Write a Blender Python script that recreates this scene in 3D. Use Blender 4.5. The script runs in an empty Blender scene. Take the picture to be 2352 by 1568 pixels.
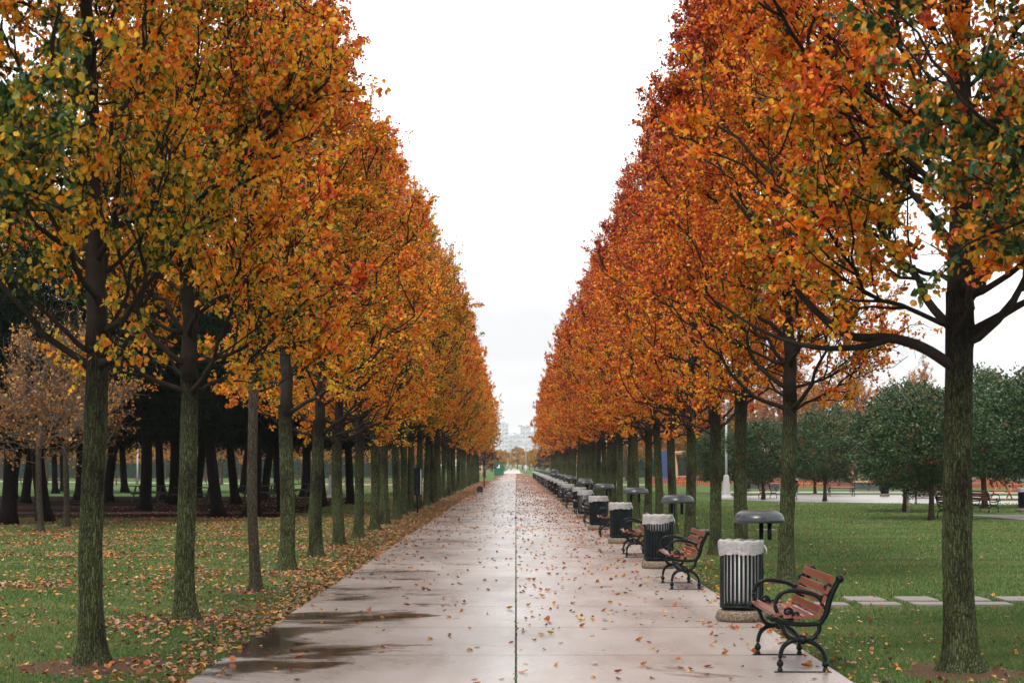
import bpy, math, random
import numpy as np
from mathutils import Vector
PI = math.pi
random.seed(7)
RNG = np.random.default_rng(11)
scene = bpy.context.scene
COL = scene.collection
H = 1.75                      # camera height
FP = 4247.0                   # focal length in units of a 2352 wide frame
VU, VV = 1185.0, 1066.0       # vanishing point in that frame

def gp(u, v):                 # ground point seen at (u,v)
    d = FP * H / (v - VV)
    return ((u - VU) * d / FP, d)

# ------------------------------------------------------------------ materials
class N:
    def __init__(s, name):
        s.m = bpy.data.materials.new(name); s.m.use_nodes = True
        s.t = s.m.node_tree; s.t.nodes.clear()
        s.out = s.t.nodes.new('ShaderNodeOutputMaterial')
    def n(s, typ, **kw):
        nd = s.t.nodes.new(typ)
        for k, v in kw.items():
            if k.startswith('_'): setattr(nd, k[1:], v)
            else: s.set(nd.inputs[k.replace('__', ' ')], v)
        return nd
    def set(s, inp, v):
        if isinstance(v, bpy.types.NodeSocket): s.t.links.new(v, inp)
        else: inp.default_value = v
    def obj(s): return s.n('ShaderNodeTexCoord').outputs['Object']
    def pos(s): return s.n('ShaderNodeNewGeometry').outputs['Position']
    def mp(s, vec, scale=(1,1,1), loc=(0,0,0)):
        return s.n('ShaderNodeMapping', Vector=vec, Scale=scale, Location=loc).outputs[0]
    def noise(s, vec, scale, detail=3, rough=.55, dist=0):
        return s.n('ShaderNodeTexNoise', Vector=vec, Scale=scale, Detail=detail, Roughness=rough, Distortion=dist).outputs['Fac']
    def ramp(s, fac, stops, interp='LINEAR'):
        r = s.n('ShaderNodeValToRGB', Fac=fac); cr = r.color_ramp; cr.interpolation = interp
        while len(cr.elements) < len(stops): cr.elements.new(.5)
        for e, (p, c) in zip(cr.elements, stops):
            e.position = p
            e.color = (c, c, c, 1) if isinstance(c, (int, float)) else (*c, 1)
        return r.outputs[0]
    def math(s, op, a, b=0.0, c=None, clamp=False):
        nd = s.t.nodes.new('ShaderNodeMath'); nd.operation = op; nd.use_clamp = clamp
        s.set(nd.inputs[0], a); s.set(nd.inputs[1], b)
        if c is not None: s.set(nd.inputs[2], c)
        return nd.outputs[0]
    def mix(s, f, a, b, blend='MIX'):
        nd = s.t.nodes.new('ShaderNodeMix'); nd.data_type = 'RGBA'; nd.blend_type = blend
        s.set(nd.inputs[0], f)
        for i, v in ((6, a), (7, b)):
            s.set(nd.inputs[i], (*v, 1) if isinstance(v, tuple) and len(v) == 3 else v)
        return nd.outputs[2]
    def bump(s, h, strength=.5, dist=.02):
        return s.n('ShaderNodeBump', Height=h, Strength=strength, Distance=dist).outputs[0]
    def attr(s, name, out='Fac'):
        nd = s.t.nodes.new('ShaderNodeAttribute'); nd.attribute_name = name
        return nd.outputs[out]
    def rnd(s): return s.n('ShaderNodeObjectInfo').outputs['Random']
    def bsdf(s, color, rough=.6, normal=None, **kw):
        b = s.n('ShaderNodeBsdfPrincipled')
        s.set(b.inputs['Base Color'], (*color, 1) if isinstance(color, tuple) else color)
        s.set(b.inputs['Roughness'], rough)
        if normal is not None: s.set(b.inputs['Normal'], normal)
        for k, v in kw.items(): s.set(b.inputs[k.replace('__', ' ')], v)
        return b.outputs[0]
    def done(s, sh):
        s.t.links.new(sh, s.out.inputs['Surface']); return s.m

def mat_leaf(name, stops, shift=0.0, spread=.10, trans=.38, rough=.42, spec=.36):
    m = N(name)
    t = m.math('ADD', m.attr('tint'), m.math('MULTIPLY_ADD', m.rnd(), spread, shift - spread/2))
    c = m.ramp(t, stops)
    p = m.bsdf(c, rough, Specular__IOR__Level=spec)
    tr = m.n('ShaderNodeBsdfTranslucent', Color=c).outputs[0]
    return m.done(m.n('ShaderNodeMixShader', Fac=trans, Shader=p, Shader_001=tr).outputs[0]) if False else _mixsh(m, trans, p, tr)
def _mixsh(m, f, a, b):
    nd = m.t.nodes.new('ShaderNodeMixShader'); nd.inputs[0].default_value = f
    m.t.links.new(a, nd.inputs[1]); m.t.links.new(b, nd.inputs[2])
    return m.done(nd.outputs[0])

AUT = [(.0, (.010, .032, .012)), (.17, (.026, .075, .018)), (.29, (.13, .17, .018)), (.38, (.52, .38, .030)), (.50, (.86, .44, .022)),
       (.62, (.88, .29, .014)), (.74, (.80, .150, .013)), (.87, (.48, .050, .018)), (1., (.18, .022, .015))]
M = {}
M['leaf_l'] = mat_leaf('leaves_gold', AUT, .05, .16)
M['leaf_r'] = mat_leaf('leaves_orange', AUT, .19, .14)
M['leaf_lf'] = mat_leaf('leaves_gold_far', AUT, .075, .16)
M['leaf_rf'] = mat_leaf('leaves_orange_far', AUT, .205, .14)
M['leaf_g'] = mat_leaf('leaves_green_gold', AUT, -.17)
M['leaf_rg'] = mat_leaf('leaves_red_green', [(0, (.010, .032, .012)), (.40, (.030, .085, .022)), (.50, (.30, .26, .03)), (.58, (.80, .34, .025)), (.70, (.72, .12, .018)), (.82, (.50, .035, .02)), (1, (.28, .02, .02))], .02, .05)
M['leaf_y'] = mat_leaf('leaves_yellow', [(0, (.10, .11, .02)), (.5, (.55, .33, .04)), (1, (.55, .20, .03))], .05, .25)
M['leaf_dead'] = mat_leaf('leaves_faded', [(0, (.32, .09, .03)), (.5, (.52, .21, .08)), (1, (.60, .34, .15))], 0, .2)
M['leaf_lime'] = mat_leaf('leaves_lime', [(0, (.20, .06, .02)), (.45, (.42, .15, .035)), (.75, (.62, .33, .07)), (1, (.66, .42, .12))], 0, .1)
M['leaf_purple'] = mat_leaf('leaves_purple', [(0, (.03, .01, .012)), (1, (.14, .035, .03))])
M['leaf_ever'] = mat_leaf('leaves_evergreen', [(0, (.010, .034, .016)), (.5, (.036, .082, .026)), (.9, (.115, .165, .058)), (.97, (.22, .05, .03)), (1, (.25, .04, .03))], 0, .1, .12, .38, .3)
M['needle'] = mat_leaf('pine_needles', [(0, (.004, .010, .006)), (1, (.012, .024, .012))], 0, .2, .02, .8, .03)

def mat_bark(name, dark, light, moss, mossamt, scale=1.0):
    m = N(name); v = m.obj()
    nz = m.t.nodes.new('ShaderNodeTexNoise'); m.set(nz.inputs['Vector'], m.mp(v, (14, 14, 7))); nz.inputs['Scale'].default_value = 1.0; nz.inputs['Detail'].default_value = 3
    va = m.t.nodes.new('ShaderNodeVectorMath'); va.operation = 'MULTIPLY_ADD'; m.t.links.new(nz.outputs['Color'], va.inputs[0]); va.inputs[1].default_value = (.045, .045, .30); m.set(va.inputs[2], v)
    wv = va.outputs[0]
    vo = m.t.nodes.new('ShaderNodeTexVoronoi'); vo.feature = 'DISTANCE_TO_EDGE'; m.set(vo.inputs['Vector'], m.mp(wv, (46*scale, 46*scale, 6*scale))); vo.inputs['Scale'].default_value = 1.0
    vo2 = m.t.nodes.new('ShaderNodeTexVoronoi'); vo2.feature = 'DISTANCE_TO_EDGE'; m.set(vo2.inputs['Vector'], m.mp(wv, (75*scale, 75*scale, 24*scale))); vo2.inputs['Scale'].default_value = 1.0
    h = m.math('MINIMUM', m.math('MULTIPLY', vo.outputs['Distance'], 2.6), 1.0); h2 = m.math('MINIMUM', m.math('MULTIPLY', vo2.outputs['Distance'], 2.5), 1.0)
    sp = m.noise(v, 60, 4, .7)
    ridge = m.math('MULTIPLY', m.ramp(m.math('MULTIPLY', h, m.math('MULTIPLY_ADD', h2, .55, .45)), [(.02, .12), (.40, 1.)]), m.ramp(sp, [(.38, .25), (.64, 1.)]))
    c = m.mix(ridge, dark, light)
    big = m.noise(m.mp(v, (2.2, 2.2, .9)), 1.0, 3, .6)
    nrm = m.n('ShaderNodeSeparateXYZ', Vector=m.n('ShaderNodeNewGeometry').outputs['Normal'])
    z = m.n('ShaderNodeSeparateXYZ', Vector=v).outputs['Z']
    low = m.n('ShaderNodeMapRange', Value=z, **{'From__Min': 2.75, 'From__Max': 1.75}).outputs[0]
    mo = m.math('MULTIPLY', m.ramp(m.math('MULTIPLY_ADD', m.rnd(), .12, big), [(.36, .1), (.54, 1.)]), m.math('MULTIPLY', low, mossamt))
    mc = m.mix(ridge, tuple(x*.10 for x in moss), moss)
    mc = m.mix(m.math('MULTIPLY', m.noise(v, 5, 3), .75), mc, m.mix(ridge, dark, tuple(x*.42 for x in moss)))
    c = m.mix(mo, c, mc)
    return m.done(m.bsdf(c, .85, m.bump(m.math('ADD', h, m.math('MULTIPLY', h2, .4)), .8, .02), Specular__IOR__Level=.08))
M['bark'] = mat_bark('mossy_bark', (.006, .005, .004), (.050, .040, .030), (.20, .235, .10), 1.0)
M['bark_thin'] = mat_bark('grey_bark', (.035, .028, .022), (.17, .125, .095), (.10, .13, .055), .45)
M['bark_pine'] = mat_bark('pine_bark', (.004, .003, .003), (.030, .020, .016), (.02, .02, .015), .1)
M['bark_red'] = mat_bark('brown_bark', (.06, .035, .025), (.19, .12, .085), (.10, .10, .06), .3)
def mat_simple(name, col, rough=.5, var=.15, scale=20, bump=.1, **kw):
    m = N(name); v = m.obj(); n = m.noise(v, scale, 4)
    c = m.mix(n, tuple(x*(1-var) for x in col), tuple(min(1, x*(1+var)) for x in col))
    return m.done(m.bsdf(c, rough, m.bump(n, bump, .01) if bump else None, **kw))
M['limb'] = mat_simple('limb_bark', (.026, .020, .016), .85, .7, 9, .6, Specular__IOR__Level=.1)
M['limb_pale'] = mat_simple('pale_twig', (.11, .078, .055), .85, .3, 12, .3)

def mat_path():
    m = N('wet_concrete'); p = m.pos()
    sx = m.n('ShaderNodeSeparateXYZ', Vector=p); X = sx.outputs['X']; Y = sx.outputs['Y']
    fine = m.noise(p, 60, 4, .6); mid = m.noise(m.mp(p, (1.1, .6, 1)), 1.2, 5, .6); 
    slab = m.n('ShaderNodeTexWhiteNoise', Vector=m.n('ShaderNodeCombineXYZ', X=m.math('FLOOR', m.math('DIVIDE', X, 2.7)), Y=m.math('FLOOR', m.math('DIVIDE', Y, 2.85)), Z=0.0).outputs[0]).outputs[0]
    c = m.mix(m.math('MULTIPLY_ADD', fine, .35, m.math('MULTIPLY', mid, .65)), (.255, .215, .190), (.49, .43, .39))
    c = m.mix(m.math('MULTIPLY', slab, .22), c, (.33, .27, .25))
    # water film: patches, most along the left edge
    wn = m.noise(m.mp(p, (.55, .60, 1), (3.1, 1.7, 0)), 1.0, 4, .55, .5)
    edge = m.n('ShaderNodeMapRange', Value=X, **{'From__Min': -.7, 'From__Max': -2.3, 'To__Min': 0., 'To__Max': .22}).outputs[0]
    near = m.n('ShaderNodeMapRange', Value=Y, **{'From__Min': 40., 'From__Max': 17., 'To__Min': 0., 'To__Max': 1.}).outputs[0]
    wet = m.ramp(m.math('ADD', wn, m.math('MULTIPLY', edge, near)), [(.635, 0.), (.72, 1.)])
    c = m.mix(wet, c, m.mix(fine, (.050, .036, .026), (.075, .056, .042)))
    damp = m.noise(m.mp(p, (.9, .35, 1), (7, 3, 0)), 1.0, 4, .6)
    rough = m.n('ShaderNodeMapRange', Value=damp, **{'From__Min': .35, 'From__Max': .65, 'To__Min': .20, 'To__Max': .42}).outputs[0]
    rough = m.math('MULTIPLY_ADD', wet, -.17, rough, clamp=True)
    # joints every 2.85 m and streaky stains
    fy = m.math('ABSOLUTE', m.math('SUBTRACT', m.math('FRACT', m.math('DIVIDE', m.math('SUBTRACT', Y, 16.66), 2.85)), .5))
    jl = m.math('GREATER_THAN', fy, .4915)
    jl = m.math('MULTIPLY', jl, m.ramp(mid, [(.35, .35), (.6, .85)]))
    st = m.noise(m.mp(p, (1.6, .16, 1), (2, 9, 0)), 1.0, 5, .65)
    c = m.mix(m.ramp(st, [(.50, 0.), (.72, .45)]), c, (.20, .15, .12))
    c = m.mix(jl, c, (.06, .05, .035))
    hh = m.math('MULTIPLY_ADD', mid, .5, m.math('MULTIPLY', fine, .25))
    hh = m.math('MULTIPLY', hh, m.math('SUBTRACT', 1.0, m.math('MULTIPLY', wet, .93)))
    b = m.bump(hh, .35, .02)
    return m.done(m.bsdf(c, rough, b, Specular__IOR__Level=.5, IOR=1.4))
M['path'] = mat_path()
def mat_paving(name, c1, c2, rough, spec=.5):
    m = N(name); p = m.pos(); n = m.noise(p, .6, 5); f = m.noise(p, 30, 3)
    return m.done(m.bsdf(m.mix(m.math('MULTIPLY_ADD', f, .3, m.math('MULTIPLY', n, .7)), c1, c2), rough, m.bump(f, .2, .01), Specular__IOR__Level=spec))
M['plaza'] = mat_paving('pale_paving', (.22, .18, .17), (.33, .28, .26), .35)
M['sidepath'] = mat_paving('grey_paving', (.05, .036, .03), (.10, .075, .062), .6, .2)
M['stone'] = mat_paving('stone_slab', (.15, .125, .11), (.26, .22, .20), .7)
def mat_lawn():
    m = N('lawn_ground'); p = m.pos()
    a = m.noise(m.mp(p, (.18, .35, 1)), 1, 4, .6); f = m.noise(p, 45, 4, .7); s = m.noise(m.mp(p, (1.2, 3, 1)), 1, 4)
    g = m.mix(m.math('MULTIPLY_ADD', f, .6, m.math('MULTIPLY', s, .4)), (.028, .062, .016), (.125, .215, .060))
    g = m.mix(m.ramp(a, [(.45, 0.), (.68, .6)]), g, (.145, .155, .055))
    return m.done(m.bsdf(g, .9, m.bump(f, 1., .05), Specular__IOR__Level=.1))
M['lawn'] = mat_lawn()
def mat_grass():
    m = N('grass_blades'); p = m.pos(); t = m.attr('tint')
    a = m.noise(m.mp(p, (.25, .6, 1)), 1, 4, .6)
    g = m.ramp(t, [(0, (.020, .062, .018)), (.5, (.080, .160, .036)), (.88, (.20, .28, .070)), (.95, (.30, .24, .12)), (1, (.38, .30, .16))])
    g = m.mix(m.ramp(a, [(.44, 0.), (.64, .5)]), g, (.24, .25, .085))
    b = m.bsdf(g, .55, Specular__IOR__Level=.3); tr = m.n('ShaderNodeBsdfTranslucent', Color=g).outputs[0]
    return _mixsh(m, .25, b, tr)
M['grass'] = mat_grass()
def mat_litter():
    m = N('dead_leaf'); c = m.attr('lc', 'Color')
    n = m.noise(m.obj(), 40, 3)
    c2 = m.mix(m.math('MULTIPLY', n, .5), c, (.10, .03, .012))
    return m.done(m.bsdf(c2, .38, Specular__IOR__Level=.5))
M['litter'] = mat_litter()
LEAFCOL = [(.62, .30, .035), (.58, .20, .025), (.45, .11, .02), (.30, .055, .02), (.09, .022, .015), (.66, .40, .09), (.45, .25, .13), (.36, .22, .14), (.16, .05, .025)]
LC_NAME = ['golden', 'orange', 'rust orange', 'red brown', 'dark maroon', 'bright yellow', 'tan', 'pale brown', 'dark brown']
M['soil'] = mat_paving('soil', (.055, .030, .018), (.12, .065, .038), .9, .1)
M['pinefloor'] = mat_paving('pine_needle_floor', (.012, .006, .004), (.030, .014, .009), .9, .02)
M['seam'] = mat_simple('seam_moss', (.020, .017, .010), .9, .6, 8, .5)
M['iron'] = mat_simple('black_iron', (.005, .008, .009), .36, .3, 30, .15, Specular__IOR__Level=.16)
M['binmetal'] = mat_simple('bin_metal', (.005, .009, .011), .42, .3, 30, .1, Specular__IOR__Level=.16)
def mat_lid():
    m = N('lid_paint'); v = m.obj(); n = m.noise(v, 14, 4, .6); s = m.noise(v, 60, 2)
    c = m.mix(n, (.022, .026, .030), (.050, .056, .062)); c = m.mix(m.ramp(s, [(.66, 0.), (.72, .7)]), c, (.35, .36, .35))
    return m.done(m.bsdf(c, .30, m.bump(n, .06, .01)))
M['lid'] = mat_lid()
def mat_wood():
    m = N('varnished_wood'); v = m.obj()
    n = m.noise(m.mp(v, (30, 2.2, 30)), 1, 4, .6); b = m.noise(v, 3, 3); bl = m.noise(m.mp(v, (6, 3, 6)), 1.5, 3)
    c = m.mix(n, (.105, .022, .012), (.30, .075, .036)); c = m.mix(m.math('MULTIPLY', b, .5), c, (.15, .035, .02))
    c = m.mix(m.ramp(bl, [(.6, 0.), (.75, .5)]), c, (.36, .17, .12))
    return m.done(m.bsdf(c, .30, m.bump(n, .12, .01), Coat__Weight=.4, Coat__Roughness=.2))
M['wood'] = mat_wood()
def mat_agg():
    m = N('washed_aggregate'); v = m.obj()
    vo = m.n('ShaderNodeTexVoronoi', Vector=v, Scale=85.0); n = m.noise(v, 6, 3)
    c = m.ramp(m.n('ShaderNodeSeparateColor', Color=vo.outputs['Color']).outputs[0], [(0, (.05, .035, .022)), (.6, (.20, .14, .09)), (1, (.40, .31, .22))])
    c = m.mix(m.math('MULTIPLY', n, .6), c, (.05, .035, .02))
    return m.done(m.bsdf(c, .6, m.bump(vo.outputs['Distance'], .8, .006)))
M['agg'] = mat_agg()
def mat_bag():
    m = N('bin_liner'); v = m.obj(); n = m.noise(m.mp(v, (9, 9, 22)), 1, 4, .6, 1.5)
    b = m.bsdf((.78, .74, .72), .33, m.bump(n, .6, .02)); tr = m.n('ShaderNodeBsdfTranslucent', Color=(.75, .72, .70, 1)).outputs[0]
    nd = m.t.nodes.new('ShaderNodeMixShader'); nd.inputs[0].default_value = .35; m.t.links.new(b, nd.inputs[1]); m.t.links.new(tr, nd.inputs[2])
    tp = m.n('ShaderNodeBsdfTransparent').outputs[0]
    n2 = m.t.nodes.new('ShaderNodeMixShader')
    m.t.links.new(m.ramp(n, [(.3, .18), (.7, .48)]), n2.inputs[0]); m.t.links.new(nd.outputs[0], n2.inputs[1]); m.t.links.new(tp, n2.inputs[2])
    return m.done(n2.outputs[0])
M['bag'] = mat_bag()
M['bagin'] = mat_simple('bag_inside', (.88, .86, .84), .5, .08, 12, .5)
M['white'] = mat_simple('white_paint', (.42, .41, .42), .5, .08, 5, .05)
M['redpaint'] = mat_simple('red_orange_paint', (.42, .075, .028), .5, .25, 3, .05)
M['redwood'] = mat_simple('dark_red_paint', (.15, .022, .016), .5, .25, 3, .05)
M['timber'] = mat_simple('robinia_timber', (.50, .30, .19), .7, .25, 4, .3)
M['darkwood'] = mat_simple('dark_picnic_wood', (.018, .015, .014), .6, .4, 6, .2)
M['wall'] = mat_simple('low_grey_wall', (.07, .07, .075), .7, .3, 2, .2)
M['green'] = mat_simple('green_paint', (.010, .085, .055), .5, .15, 2, .05)
M['hedge'] = mat_simple('dark_green_screen', (.008, .026, .016), .8, .3, 2, .2)
M['blue'] = mat_simple('blue_panel', (.03, .06, .16), .5, .2, 2, .05)
M['paper'] = mat_simple('notice_paper', (.72, .74, .78), .6, .08, 8, 0)
M['slate'] = mat_simple('dark_plaque', (.035, .04, .045), .6, .35, 14, .3)
M['facade'] = mat_simple('pale_hazed_facade', (.56, .56, .60), .8, .1, .2, 0)  # pale walls; distance haze is also mixed into all far-block colours
M['facade2'] = mat_simple('beige_hazed_facade', (.52, .51, .54), .8, .1, .2, 0)
M['window'] = mat_simple('hazed_window', (.36, .38, .43), .6, .2, .3, 0)  # panes lightened in colour to imitate the haze in front of them
M['roof'] = mat_simple('hazed_roof', (.46, .46, .50), .8, .2, .3, 0)

# ------------------------------------------------------------------ mesh tools
class MB:
    """collects vertex / face arrays, builds one mesh object"""
    def __init__(s): s.v = []; s.f = []; s.n = 0; s.sm = []; s.t = []
    def add(s, V, F, smooth=True, tint=None):
        V = np.asarray(V, dtype=np.float32).reshape(-1, 3)
        F = [np.asarray(F, dtype=np.int32)] if not isinstance(F, list) else [np.asarray(x, dtype=np.int32) for x in F]
        for a in F:
            if a.size: s.f.append(a.reshape(-1, a.shape[-1]) + s.n); s.sm.append(smooth)
        s.v.append(V); s.n += len(V)
        s.t.append(np.zeros(len(V), np.float32) if tint is None else np.asarray(tint, np.float32))
    def mesh(s, name, mat, tint=False, color=None):
        me = bpy.data.meshes.new(name)
        V = np.concatenate(s.v)
        me.vertices.add(len(V)); me.vertices.foreach_set('co', V.ravel())
        idx = np.concatenate([a.ravel() for a in s.f]); tot = np.concatenate([np.full(len(a), a.shape[1], np.int32) for a in s.f])
        me.loops.add(len(idx)); me.loops.foreach_set('vertex_index', idx)
        me.polygons.add(len(tot)); st = np.concatenate([[0], np.cumsum(tot)[:-1]]).astype(np.int32)
        me.polygons.foreach_set('loop_start', st); me.polygons.foreach_set('loop_total', tot)
        me.polygons.foreach_set('use_smooth', np.concatenate([np.full(len(a), sm, bool) for a, sm in zip(s.f, s.sm)]))
        if tint:
            at = me.attributes.new('tint', 'FLOAT', 'POINT'); at.data.foreach_set('value', np.concatenate(s.t))
        if color is not None:
            at = me.attributes.new('lc', 'FLOAT_COLOR', 'POINT'); at.data.foreach_set('color', color.astype(np.float32).ravel())
        me.update(calc_edges=True); me.validate()
        for mm in (mat if isinstance(mat, list) else [mat]): me.materials.append(mm)
        return me
    def obj(s, name, mat, parent=None, **kw):
        o = bpy.data.objects.new(name, s.mesh(name, mat, **kw)); COL.objects.link(o); o.parent = parent
        return o
    # shapes
    def box(s, c, size, rot=None, smooth=False):
        V = np.array([(x, y, z) for z in (-.5, .5) for y in (-.5, .5) for x in (-.5, .5)]) * np.array(size)
        if rot is not None: V = V @ np.array(rot.to_matrix()).T if hasattr(rot, 'to_matrix') else V @ rot.T
        s.add(V + np.array(c), [[0, 2, 3, 1], [4, 5, 7, 6], [0, 1, 5, 4], [2, 6, 7, 3], [0, 4, 6, 2], [1, 3, 7, 5]], smooth)
    def slat(s, c, size, rot=None, bev=.006):
        """bevelled board"""
        x, y, z = [a/2 for a in size]; V = []; b = bev
        ring = [(-x+b, -z), (x-b, -z), (x, -z+b), (x, z-b), (x-b, z), (-x+b, z), (-x, z-b), (-x, -z+b)]
        for yy in (-y, y): V += [(p, yy, q) for p, q in ring]
        V = np.array(V)
        if rot is not None: V = V @ rot.T
        F = [[i, i+8, (i+1) % 8 + 8, (i+1) % 8] for i in range(8)]
        s.add(V + np.array(c), [np.array(F), np.array([[0, 1, 2, 3, 4, 5, 6, 7]]), np.array([[15, 14, 13, 12, 11, 10, 9, 8]])], False)
    def tubes(s, P, R, k=6, smooth=True, cap=True, sq=None):
        """P (T,n,3) R (T,n)"""
        P = np.asarray(P, float); R = np.asarray(R, float)
        if P.ndim == 2: P = P[None]; R = np.broadcast_to(R, (1, P.shape[1]))
        T, n, _ = P.shape; R = np.broadcast_to(R, (T, n))
        tg = np.gradient(P, axis=1); tg /= np.linalg.norm(tg, axis=2, keepdims=True) + 1e-9
        mean = tg.mean(axis=1); ref = np.where(np.abs(mean[:, 2:3]) > .8, np.array([[1., 0, 0]]), np.array([[0, 0, 1.]]))
        a = np.cross(tg, ref[:, None, :]); a /= np.linalg.norm(a, axis=2, keepdims=True) + 1e-9
        b = np.cross(tg, a)
        an = np.arange(k) * 2 * PI / k
        V = P[:, :, None, :] + R[:, :, None, None] * (np.cos(an)[None, None, :, None] * a[:, :, None, :] + np.sin(an)[None, None, :, None] * b[:, :, None, :])
        i = np.arange(n-1)[:, None] * k; j = np.arange(k)[None, :]; j2 = (j+1) % k
        q = np.stack([i+j, i+j2, i+k+j2, i+k+j], -1).reshape(-1, 4)
        F = (q[None] + (np.arange(T) * n * k)[:, None, None]).reshape(-1, 4)
        Fs = [F]
        if cap:
            c0 = np.arange(k)[::-1]; c1 = np.arange(k) + (n-1)*k
            Fs.append(np.concatenate([c0[None] + (np.arange(T)*n*k)[:, None], c1[None] + (np.arange(T)*n*k)[:, None]]))
        s.add(V.reshape(-1, 3), Fs, smooth)
    def tube(s, pts, r, k=8, **kw):
        P = smooth_path(pts) if kw.pop('curve', False) else np.asarray(pts, float)
        R = np.interp(np.linspace(0, 1, len(P)), np.linspace(0, 1, len(r)), r) if hasattr(r, '__len__') else np.full(len(P), r)
        s.tubes(P[None], R[None], k, **kw)
    def lathe(s, prof, k=24, c=(0, 0, 0), smooth=True, fn=None):
        prof = np.array(prof, float); n = len(prof); an = np.arange(k)*2*PI/k
        V = np.stack([prof[:, None, 0]*np.cos(an), prof[:, None, 0]*np.sin(an), np.broadcast_to(prof[:, None, 1], (n, k))], -1)
        if fn is not None: V = fn(V, an)
        V = V.reshape(-1, 3)
        i = np.arange(n-1)[:, None]*k; j = np.arange(k)[None]; j2 = (j+1) % k
        F = np.stack([i+j, i+j2, i+k+j2, i+k+j], -1).reshape(-1, 4)
        s.add(V + np.array(c), F, smooth)
    def ball(s, c, r, k=10, sz=1):
        th = np.linspace(-PI/2, PI/2, 7)
        s.lathe([(max(1e-4, r*math.cos(t)), r*sz*math.sin(t)) for t in th], k, c)

def smooth_path(pts, sub=5):
    P = np.array(pts, float); n = len(P); out = []
    Q = np.vstack([2*P[0]-P[1], P, 2*P[-1]-P[-2]])
    for i in range(1, n):
        p0, p1, p2, p3 = Q[i-1], Q[i], Q[i+1], Q[i+2]
        for t in np.linspace(0, 1, sub, endpoint=False):
            out.append(.5*((2*p1) + (-p0+p2)*t + (2*p0-5*p1+4*p2-p3)*t*t + (-p0+3*p1-3*p2+p3)*t**3))
    out.append(P[-1]); return np.array(out)

def props(o, label=None, cat=None, group=None, kind=None):
    if label: o['label'] = label
    if cat: o['category'] = cat
    if group: o['group'] = group
    if kind: o['kind'] = kind
    return o
def empty(name, loc=(0, 0, 0), rz=0.0):
    o = bpy.data.objects.new(name, None); COL.objects.link(o)
    o.empty_display_size = .2; o.location = loc; o.rotation_euler = (0, 0, rz); return o
def copy_tree(o, parent=None):
    c = o.copy(); COL.objects.link(c)
    if parent: c.parent = parent
    for ch in o.children: copy_tree(ch, c)
    return c
def unit(a): return a/(np.linalg.norm(a, axis=-1, keepdims=True)+1e-9)

# ------------------------------------------------------------------ foliage
def leaf_geo(mb, C, size, tint, rng, droop=.45, simple=False, slim=.37, axis=None):
    """ovate folded leaves at points C"""
    n = len(C)
    ax = rng.normal(size=(n, 3)); ax[:, 2] -= droop*1.5
    if axis is not None: ax = axis + rng.normal(size=(n, 3))*.35
    ax = unit(ax)
    sd = unit(np.cross(ax, rng.normal(size=(n, 3)))); nm = np.cross(ax, sd)
    L = (size*rng.uniform(.7, 1.25, n))[:, None]; W = L*slim*rng.uniform(.85, 1.15, n)[:, None]
    f = rng.uniform(.1, .6, n)[:, None]*W; cu = rng.uniform(-.25, .35, n)[:, None]*L
    if simple:
        V = np.stack([C, C+ax*L*.45+sd*W+nm*f, C+ax*L+nm*cu, C+ax*L*.45-sd*W+nm*f], 1)
        q = np.array([[0, 1, 2, 3]]); k = 4
    else:
        V = np.stack([C, C+ax*L*.25+sd*W+nm*f, C+ax*L*.68+sd*W*.85+nm*(f+cu*.5), C+ax*L+nm*cu,
                      C+ax*L*.68-sd*W*.85+nm*(f+cu*.5), C+ax*L*.25-sd*W+nm*f], 1)
        q = np.array([[0, 1, 2, 3], [0, 3, 4, 5]]); k = 6
    F = (q[None] + (np.arange(n)*k)[:, None, None]).reshape(-1, 4)
    mb.add(V.reshape(-1, 3), F, False, np.repeat(tint, k))

def envelope(z, z0, z1, rmax, px=.52):
    s = np.clip((z-z0)/(z1-z0), 0, 1)
    lo = .42+.58*np.sin(np.minimum(s/.33, 1)*PI/2); hi = np.power(np.clip((1-s)/.67, 0, 1), px)
    return rmax*np.where(s < .33, lo, hi)

def sines(rng, n=5, f=.8):
    K = rng.normal(size=(n, 3))*f; ph = rng.uniform(0, 6.28, n)
    return lambda P: np.sin(P @ K.T + ph).mean(-1)

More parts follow.
